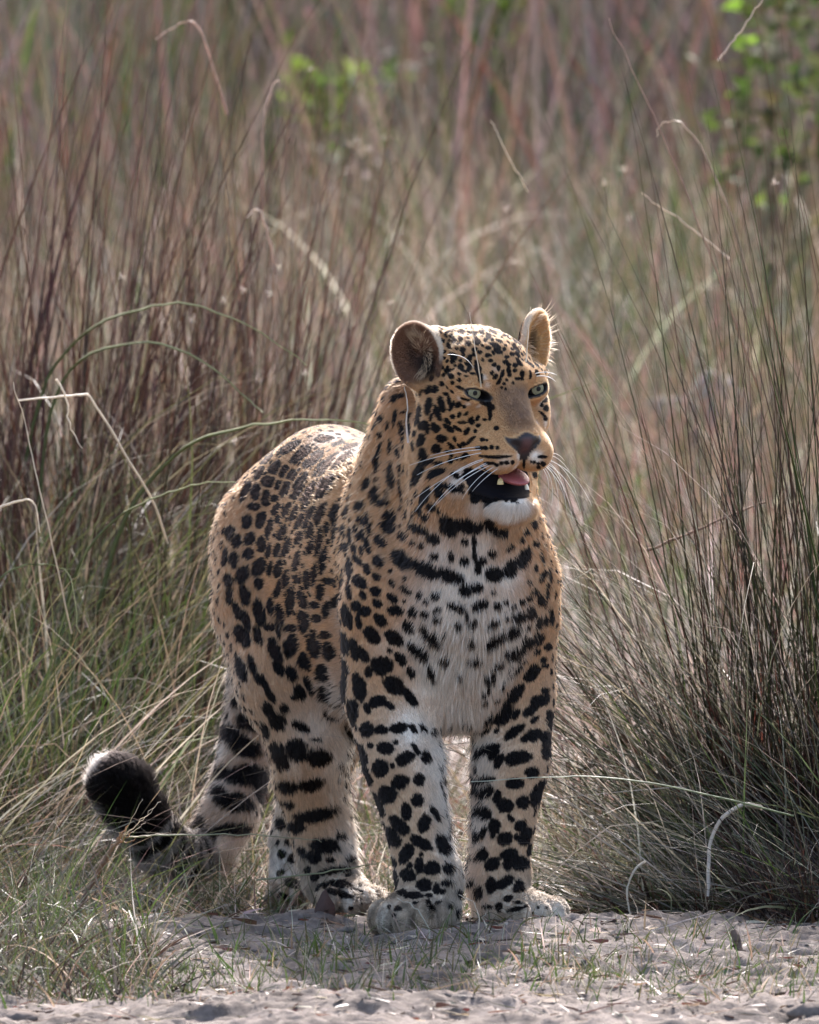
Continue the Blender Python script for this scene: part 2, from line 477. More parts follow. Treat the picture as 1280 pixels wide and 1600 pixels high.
# green tufts on the left
for cx_, cy_, n_, lab in ((-.60, 1.45, 200, 'green tuft with dark foot standing left of the leopard\'s thigh'), (-.80, 1.25, 170, 'olive tuft leaning in from the left edge beside the pale drooping blade'),
                          (-.40, 1.75, 150, 'green tuft just behind the leopard\'s rump')):
    clump('grass_tuft', lab, cx_, cy_, [
        ('blades', n_, .12, (.25, .75), dict(green=6, olive=3, straw=1), (.28, .2), (.1, 1.2), (.0018, .0036), None, 0, dict(olive=2, straw=1, green=2)),
        ('shaded_dead_base', n_ * 3, .14, (.08, .32), dict(dark=5, brown=3, red=2, olive=1), (.4, .3), (.1, .9), (.0018, .0036), None, 0, None)])  # dark dead blades also paint the shady gaps at the foot
# tall reddish stand on the left
clump('tall_grass_clump', 'tall red-brown grass clump at the left edge of the frame', -.86, 3.0, [
    ('stems', 400, .38, (.8, 1.75), dict(red=6, brown=2, dark=1.5, mauve=1, pink=2, ochre=3), (.12, .12), (.0, .5), (.0026, .0052), None, 3, dict(red=3, pink=1, brown=2)),
    ('blades', 420, .40, (.4, 1.0), dict(olive=3, green=4, ochre=1.5, red=1), (.25, .2), (.3, 1.4), (.0026, .0046), None, 0, dict(olive=2, straw=1))])
clump('tall_grass_clump', 'red-brown stand of upright grass behind the arching green blades', -.52, 3.6, [
    ('stems', 230, .36, (.7, 1.6), dict(red=4, brown=1.5, dark=1, pink=3, mauve=2, ochre=4), (.13, .13), (.0, .6), (.0026, .0050), None, 3, dict(red=3, pink=2, brown=2)),
    ('blades', 420, .36, (.4, .95), dict(olive=4, green=4, ochre=2, pink=1), (.3, .2), (.3, 1.3), (.0026, .0044), None, 0, dict(olive=2, straw=1))])
clump('tall_grass_clump', 'orange-tan tuft of stiff stems rising left of centre behind the leopard', -.30, 3.9, [
    ('stems', 110, .10, (.9, 1.5), dict(ochre=4, pink=4, straw=2, red=2), (.10, .08), (.0, .25), (.0028, .0055), None, 3, dict(pink=2, ochre=2, straw=1)),
    ('blades', 240, .16, (.35, .8), dict(olive=4, ochre=3, straw=2), (.3, .25), (.3, 1.2), (.0028, .0046), None, 0, None)])
clump('tall_grass_clump', 'green-leaved clump with long arching blades left of the leopard\'s back', -.58, 2.1, [
    ('stems', 260, .26, (.5, 1.1), dict(green=3, olive=3, red=3, brown=2), (.12, .12), (.05, .5), (.0018, .0034), None, 3, dict(straw=1, red=1, olive=1)),
    ('arching_blades', 520, .30, (.5, 1.15), dict(green=6, olive=4, straw=1, pale=.5), (.40, .25), (.7, 1.6), (.0026, .0055), (.2, 1.0), 0, dict(olive=2, straw=2)),
    ('shaded_dead_base', 700, .30, (.2, .6), dict(dark=4, brown=4, red=2), (.35, .3), (.2, .9), (.002, .004), None, 0, None)])
# ------------------------------------------------------------------ the leopard: one continuous skin from a smooth field
PRIMS = []      # (group, type, data, k, flow)


def nv(v):
    v = np.array(v, float)
    return v / max(np.linalg.norm(v), 1e-9)


def cone(g, a, ra, b, rb, k=0.04, flow=None):
    a, b = np.array(a, np.float32), np.array(b, np.float32)
    PRIMS.append((g, 'c', (a, b, ra, rb), k, nv(flow if flow is not None else b - a)))


def ell(g, c, r, k=0.03, flow=(0, 0, -1), rot=None):
    R = np.array(rot if rot is not None else np.eye(3), np.float32)
    PRIMS.append((g, 'e', (np.array(c, np.float32), np.array(r, np.float32), R), k, nv(flow)))


def chain(g, pts, k=0.03):
    """pts: (u, v, depth, radius in picture px); first to last = head end to tail end / top to foot"""
    for i in range(len(pts) - 1):
        a, b = pts[i], pts[i + 1]
        cone(g, P(*a[:3]), a[3] * pr(a[2]), P(*b[:3]), b[3] * pr(b[2]), k)


def rotz(a):
    c, s = math.cos(a), math.sin(a)
    return np.array([[c, -s, 0], [s, c, 0], [0, 0, 1.0]])


def rotx(a):
    c, s = math.cos(a), math.sin(a)
    return np.array([[1, 0, 0], [0, c, -s], [0, s, c]])


def roty(a):
    c, s = math.cos(a), math.sin(a)
    return np.array([[c, 0, s], [0, 1, 0], [-s, 0, c]])


FW = np.array([0.36, -0.93, 0.0])           # the way the body faces
# trunk
chain('t', [(712, 925, .13, 128), (620, 885, .38, 142)], .05)
chain('t', [(620, 885, .38, 142), (500, 885, .62, 132)], .05)
chain('t', [(610, 800, .34, 100), (515, 772, .64, 96), (478, 790, .78, 92)], .05)
cone('t', P(470, 830, .72), .118, P(440, 900, .72), .100, .05, -FW + np.array([0, 0, -.6]))
chain('t', [(610, 1000, .38, 118), (505, 1015, .55, 104)], .05)
cone('t', P(715, 930, .12), .120, P(706, 1040, .15), .094, .05, (0, .3, -1))
# neck and throat ruff
cone('t', P(725, 700, .10), .095, P(655, 860, .22), .118, .05)
cone('t', P(648, 640, .15), .054, P(612, 780, .22), .070, .03)
cone('t', P(735, 775, .02), .088, P(735, 880, .07), .104, .05)
cone('t', P(800, 800, .06), .035, P(815, 900, .13), .055, .04)
# front legs
chain('fr', [(628, 850, .18, 62), (606, 950, .10, 72), (604, 1080, .12, 67), (628, 1190, .08, 58), (650, 1290, .06, 46), (668, 1375, .045, 46)], .010)
cone('fr', P(667, 1375, .045), .044, P(672, 1418, .03), .044, .02)
chain('fl', [(800, 860, .22, 58), (812, 970, .18, 58), (804, 1090, .20, 61), (800, 1190, .17, 57), (787, 1290, .15, 46), (780, 1375, .14, 43)], .010)
cone('fl', P(780, 1375, .14), .045, P(785, 1420, .12), .044, .02)
# hind legs
chain('hr', [(440, 850, .66, 104), (428, 950, .58, 92), (455, 1060, .47, 84), (482, 1150, .47, 62), (482, 1215, .52, 51), (500, 1300, .54, 42), (516, 1375, .52, 43)], .012)
chain('hl', [(555, 880, .72, 90), (545, 1010, .62, 80), (530, 1120, .62, 58), (480, 1230, .76, 42), (455, 1310, .78, 30), (450, 1385, .75, 29)], .012)
# tail
chain('ta', [(440, 800, .90, 46), (408, 930, 1.0, 41), (402, 1060, 1.03, 38), (387, 1170, 1.01, 37), (359, 1270, .96, 38), (328, 1328, .92, 37)], .008)
chain('ta', [(328, 1328, .92, 37), (290, 1342, .88, 36), (248, 1320, .84, 37), (214, 1272, .82, 40), (194, 1236, .82, 43), (184, 1224, .82, 41)], .008)


def paw(g, base, fdir, L, W, H, spread=0.0):
    """base: ankle foot point on the ground, fdir: pointing direction"""
    f = nv(fdir)
    s = np.array([-f[1], f[0], 0])
    R = np.stack([s, f, [0, 0, 1]], 1)     # columns: side, front, up
    b = np.array(base, float)
    ell(g, b + f * L * .40 + np.array([0, 0, H * .46]), (W * .47, L * .52, H * .46), .016, f, R)
    for i, (o, ff) in enumerate([(-.36, .70), (-.13, .86), (.13, .86), (.36, .70)]):
        c = b + s * W * o + f * L * ff + np.array([0, 0, H * .36])
        ell(g, c, (W * .138, L * .25, H * .38), .005, f, R @ rotz(-o * .5))


def gz(u, v, d):
    return P(u, v, d)


paw('fr', (P(670, 1450, .03)[0], .045, P(664, 1458, .03)[2]), (-.50, -.85, 0), .115, .108, .078)
paw('fl', (P(786, 1440, .12)[0], .130, P(786, 1449, .12)[2]), (.66, -.72, 0), .112, .106, .068)
paw('hr', (P(522, 1415, .52)[0], .52, P(522, 1422, .52)[2]), (.36, -.90, 0), .105, .094, .060)
paw('hl', (P(452, 1410, .74)[0], .74, P(452, 1413, .74)[2]), (.0, -1.0, 0), .085, .070, .052)

# head, modelled in its own frame (x: to the animal's left, y: back, z: up) and turned to look right
HC = np.array(P(752, 637, .02))
HR = rotz(math.radians(28)) @ roty(math.radians(-2.5)) @ rotx(math.radians(3))
HS = 1.0


def H(x, y, z):
    return HC + HR @ np.array([x, y, z]) * HS


def hd(x, y, z):
    return HR @ np.array([x, y, z], float)


def hell(c, r, k=.02, flow=(0, 1, -.2), rot=None):
    R = HR if rot is None else HR @ rot
    ell('h', H(*c), np.array(r) * HS, k, hd(*flow), R)


def hcone(a, ra, b, rb, k=.02, flow=None):
    cone('h', H(*a), ra * HS, H(*b), rb * HS, k, None if flow is None else hd(*flow))


hell((0, .030, .044), (.090, .098, .080), .03, (0, 1, 0))
hell((0, -.030, .056), (.068, .055, .052), .03, (0, .6, .8))
for s in (-1, 1):
    hell((s * .062, -.012, -.006), (.040, .062, .056), .025, (s * .6, .8, -.15))
    hell((s * .056, .028, -.070), (.046, .062, .062), .03, (s * .4, .6, -.7))
    hcone((s * .032, -.084, .0555), .0135, (s * .074, -.056, .053), .0130, .018, (s * .7, .4, .6))
    hell((s * .0280, -.106, -.060), (.0340, .040, .032), .012, (s * .7, .6, -.25))
    hcone((s * .050, -.040, -.030), .030, (s * .032, -.086, -.046), .028, .02, (s * .6, .8, 0))
    hcone((s * .052, .000, -.118), .034, (s * .020, -.078, -.142), .022, .02, (s * .3, .8, -.5))
hell((-.062, .034, .104), (.030, .026, .024), .015, (-.4, 1, .2))
hcone((0, -.053, .040), .043, (0, -.105, -.022), .034, .02, (0, .75, .65))
hell((0, -.098, -.146), (.037, .032, .026), .012, (0, .5, -.85))
hell((0, -.134, -.037), (.0290, .016, .0175), .006, (0, .7, .7))
hcone((0, .02, -.06), .07, (0, -.03, -.13), .035, .03, (0, .6, -.8))

EYES = [(-.0555, -.0745, .0350), (.0555, -.0745, .0345)]
EYE_R = .0182
EARS = []
for s in (-1, 1):
    ang = math.radians(46 if s < 0 else 26)
    n = nv((s * math.sin(ang), -math.cos(ang), .10))
    up0 = np.array([s * (.34 if s < 0 else .42), .10, 1.0])
    upv = nv(up0 - n * np.dot(n, up0))
    sd = np.cross(upv, n)
    EARS.append((s, np.array([-.096, .030, .085] if s < 0 else [.108, .020, .092]), np.stack([sd, -n, upv], 1)))   # columns: side, back, up


def d_ell(p, c, r, R):
    q = (p - c.astype(np.float32)) @ R.astype(np.float32)
    a = q / r
    k0 = np.sqrt((a * a).sum(1))
    b = a / r
    k1 = np.sqrt((b * b).sum(1)) + 1e-9
    return k0 * (k0 - 1.0) / k1


def d_cone(p, a, b, ra, rb):
    ab = b - a
    t = np.clip(((p - a) @ ab) / max(float(ab @ ab), 1e-12), 0, 1)
    q = p - a - t[:, None] * ab
    return np.sqrt((q * q).sum(1)) - (ra + t * (rb - ra))


def smin(a, b, k):
    h = np.maximum(k - np.abs(a - b), 0) / k
    return np.minimum(a, b) - h * h * k * .25


def smax(a, b, k):
    return -smin(-a, -b, k)


def prim_d(pm, p):
    return d_ell(p, *pm[2]) if pm[1] == 'e' else d_cone(p, pm[2][0], pm[2][1], pm[2][2], pm[2][3])


MOUTH_C, MOUTH_R = (0, -.085, -.1060), (.066, .066, .0210)


def eye_frame(s):
    return HR @ rotz(s * math.radians(22)) @ roty(s * math.radians(-19))


def field(p, wide=1.0):
    p = np.ascontiguousarray(p, np.float32)
    acc = {}
    for pm in PRIMS:
        d = prim_d(pm, p)
        g = pm[0]
        acc[g] = d if g not in acc else smin(acc[g], d, pm[3] * wide)
    hd_ = acc['h']
    # open mouth, eye sockets
    mr = HR @ rotx(math.radians(10))
    hd_ = smax(hd_, -d_ell(p, H(*MOUTH_C), np.array(MOUTH_R), mr), .006)
    # groove below the nose
    hd_ = smax(hd_, -d_cone(p, np.array(H(0, -.156, -.060), np.float32), np.array(H(0, -.148, -.092), np.float32), .0075, .010), .008)
    for s, e in zip((-1, 1), EYES):
        ec = H(e[0], e[1] + .0055, e[2])
        lid = np.linalg.norm(p - ec.astype(np.float32), axis=1) - (EYE_R + .0055)
        hd_ = smin(hd_, lid, .010)
        hd_ = smax(hd_, -d_ell(p, H(e[0] - s * .0015, e[1] - .018, e[2] - .0034), np.array((.0205, .030, .0067)), eye_frame(s)), .003)
        hd_ = smax(hd_, -d_ell(p, H(s * .019, -.1500, -.0440), np.array((.0090, .008, .0045)), HR @ roty(s * -.5)), .004)
    # ears: cupped round shells
    for s, c, R in EARS:
        RR = HR @ R
        C = H(*c)
        q = (p - C.astype(np.float32)) @ RR.astype(np.float32)
        o = d_ell(p, C, np.array((.041 - .009 * (s > 0), .021, .053 + .003 * (s > 0))), RR)
        i = d_ell(p, H(*(c + R @ np.array([0, -.013, .001]))), np.array((.0380 - .0095 * (s > 0), .021, .0490 + .003 * (s > 0))), RR)
        hd_ = smin(hd_, smax(o, -i, .005), .014)
    base = smin(acc['t'], hd_, .022)
    out = base
    for g, k in (('fr', .05), ('fl', .05), ('hr', .05), ('hl', .05), ('ta', .03)):
        out = np.minimum(out, smin(base, acc[g], k))
    return out


def surface_net(fn, lo, hi, h, blk=4):
    lo, hi = np.array(lo, float), np.array(hi, float)
    n = (np.ceil((hi - lo) / (h * blk)).astype(int)) * blk
    nb = n // blk
    bi = np.stack(np.meshgrid(*[np.arange(k) for k in nb], indexing='ij'), -1).reshape(-1, 3)
    cen = lo + (bi + .5) * blk * h
    dc = np.concatenate([fn(c) for c in np.array_split(cen, max(1, len(cen) // 200000))])
    vol = np.ones(n, np.float32)
    sgn = np.where(dc < 0, -1, 1).astype(np.float32).reshape(nb)
    vol[:] = np.repeat(np.repeat(np.repeat(sgn, blk, 0), blk, 1), blk, 2)
    keep = np.abs(dc) < blk * h * 1.75
    kb = bi[keep]
    off = np.stack(np.meshgrid(*[np.arange(blk)] * 3, indexing='ij'), -1).reshape(-1, 3)
    for part in np.array_split(kb, max(1, len(kb) // 4000)):
        gi = (part[:, None, :] * blk + off[None]).reshape(-1, 3)
        vol[gi[:, 0], gi[:, 1], gi[:, 2]] = fn(lo + gi * h)
    s = vol < 0
    c000 = s[:-1, :-1, :-1]
    cnt = np.zeros(c000.shape, np.int8)
    for dx in (0, 1):
        for dy in (0, 1):
            for dz in (0, 1):
                cnt += s[dx:n[0] - 1 + dx, dy:n[1] - 1 + dy, dz:n[2] - 1 + dz]
    cells = np.argwhere((cnt > 0) & (cnt < 8))
    idx = -np.ones(c000.shape, np.int32)
    idx[cells[:, 0], cells[:, 1], cells[:, 2]] = np.arange(len(cells))
    num = np.zeros((len(cells), 3))
    den = np.zeros(len(cells))
    corners = [(0, 0, 0), (1, 0, 0), (0, 1, 0), (1, 1, 0), (0, 0, 1), (1, 0, 1), (0, 1, 1), (1, 1, 1)]
    val = [vol[cells[:, 0] + c[0], cells[:, 1] + c[1], cells[:, 2] + c[2]] for c in corners]
    for a in range(8):
        for b in range(a + 1, 8):
            if sum(abs(corners[a][i] - corners[b][i]) for i in range(3)) != 1:
                continue
            m = (val[a] < 0) != (val[b] < 0)
            t = np.where(m, val[a] / np.where(m, val[a] - val[b], 1), 0)
            pt = np.array(corners[a]) + t[:, None] * (np.array(corners[b]) - np.array(corners[a]))
            num += np.where(m[:, None], pt, 0)
            den += m
    verts = lo + (cells + num / den[:, None]) * h
    quads = []
    for ax in range(3):
        o1, o2 = [(1, 2), (2, 0), (0, 1)][ax]
        sl0 = [slice(None)] * 3
        sl1 = [slice(None)] * 3
        sl0[ax] = slice(0, n[ax] - 1)
        sl1[ax] = slice(1, n[ax])
        e = np.argwhere(s[tuple(sl0)] != s[tuple(sl1)])
        e = e[(e[:, o1] > 0) & (e[:, o2] > 0) & (e[:, o1] < n[o1] - 1) & (e[:, o2] < n[o2] - 1)]
        flip = s[e[:, 0], e[:, 1], e[:, 2]]
        q = []
        for (p1, p2) in ((1, 1), (0, 1), (0, 0), (1, 0)):
            f = e.copy()
            f[:, o1] -= p1
            f[:, o2] -= p2
            q.append(idx[f[:, 0], f[:, 1], f[:, 2]])
        q = np.stack(q, 1)
        q[~flip] = q[~flip][:, ::-1]
        quads.append(q)
    quads = np.concatenate(quads)
    quads = quads[(quads >= 0).all(1)]
    return verts, quads


BODY_H = 0.003
bv, bf = surface_net(field, (-.53, -.19, -.10), (.27, 1.13, 1.00), BODY_H)
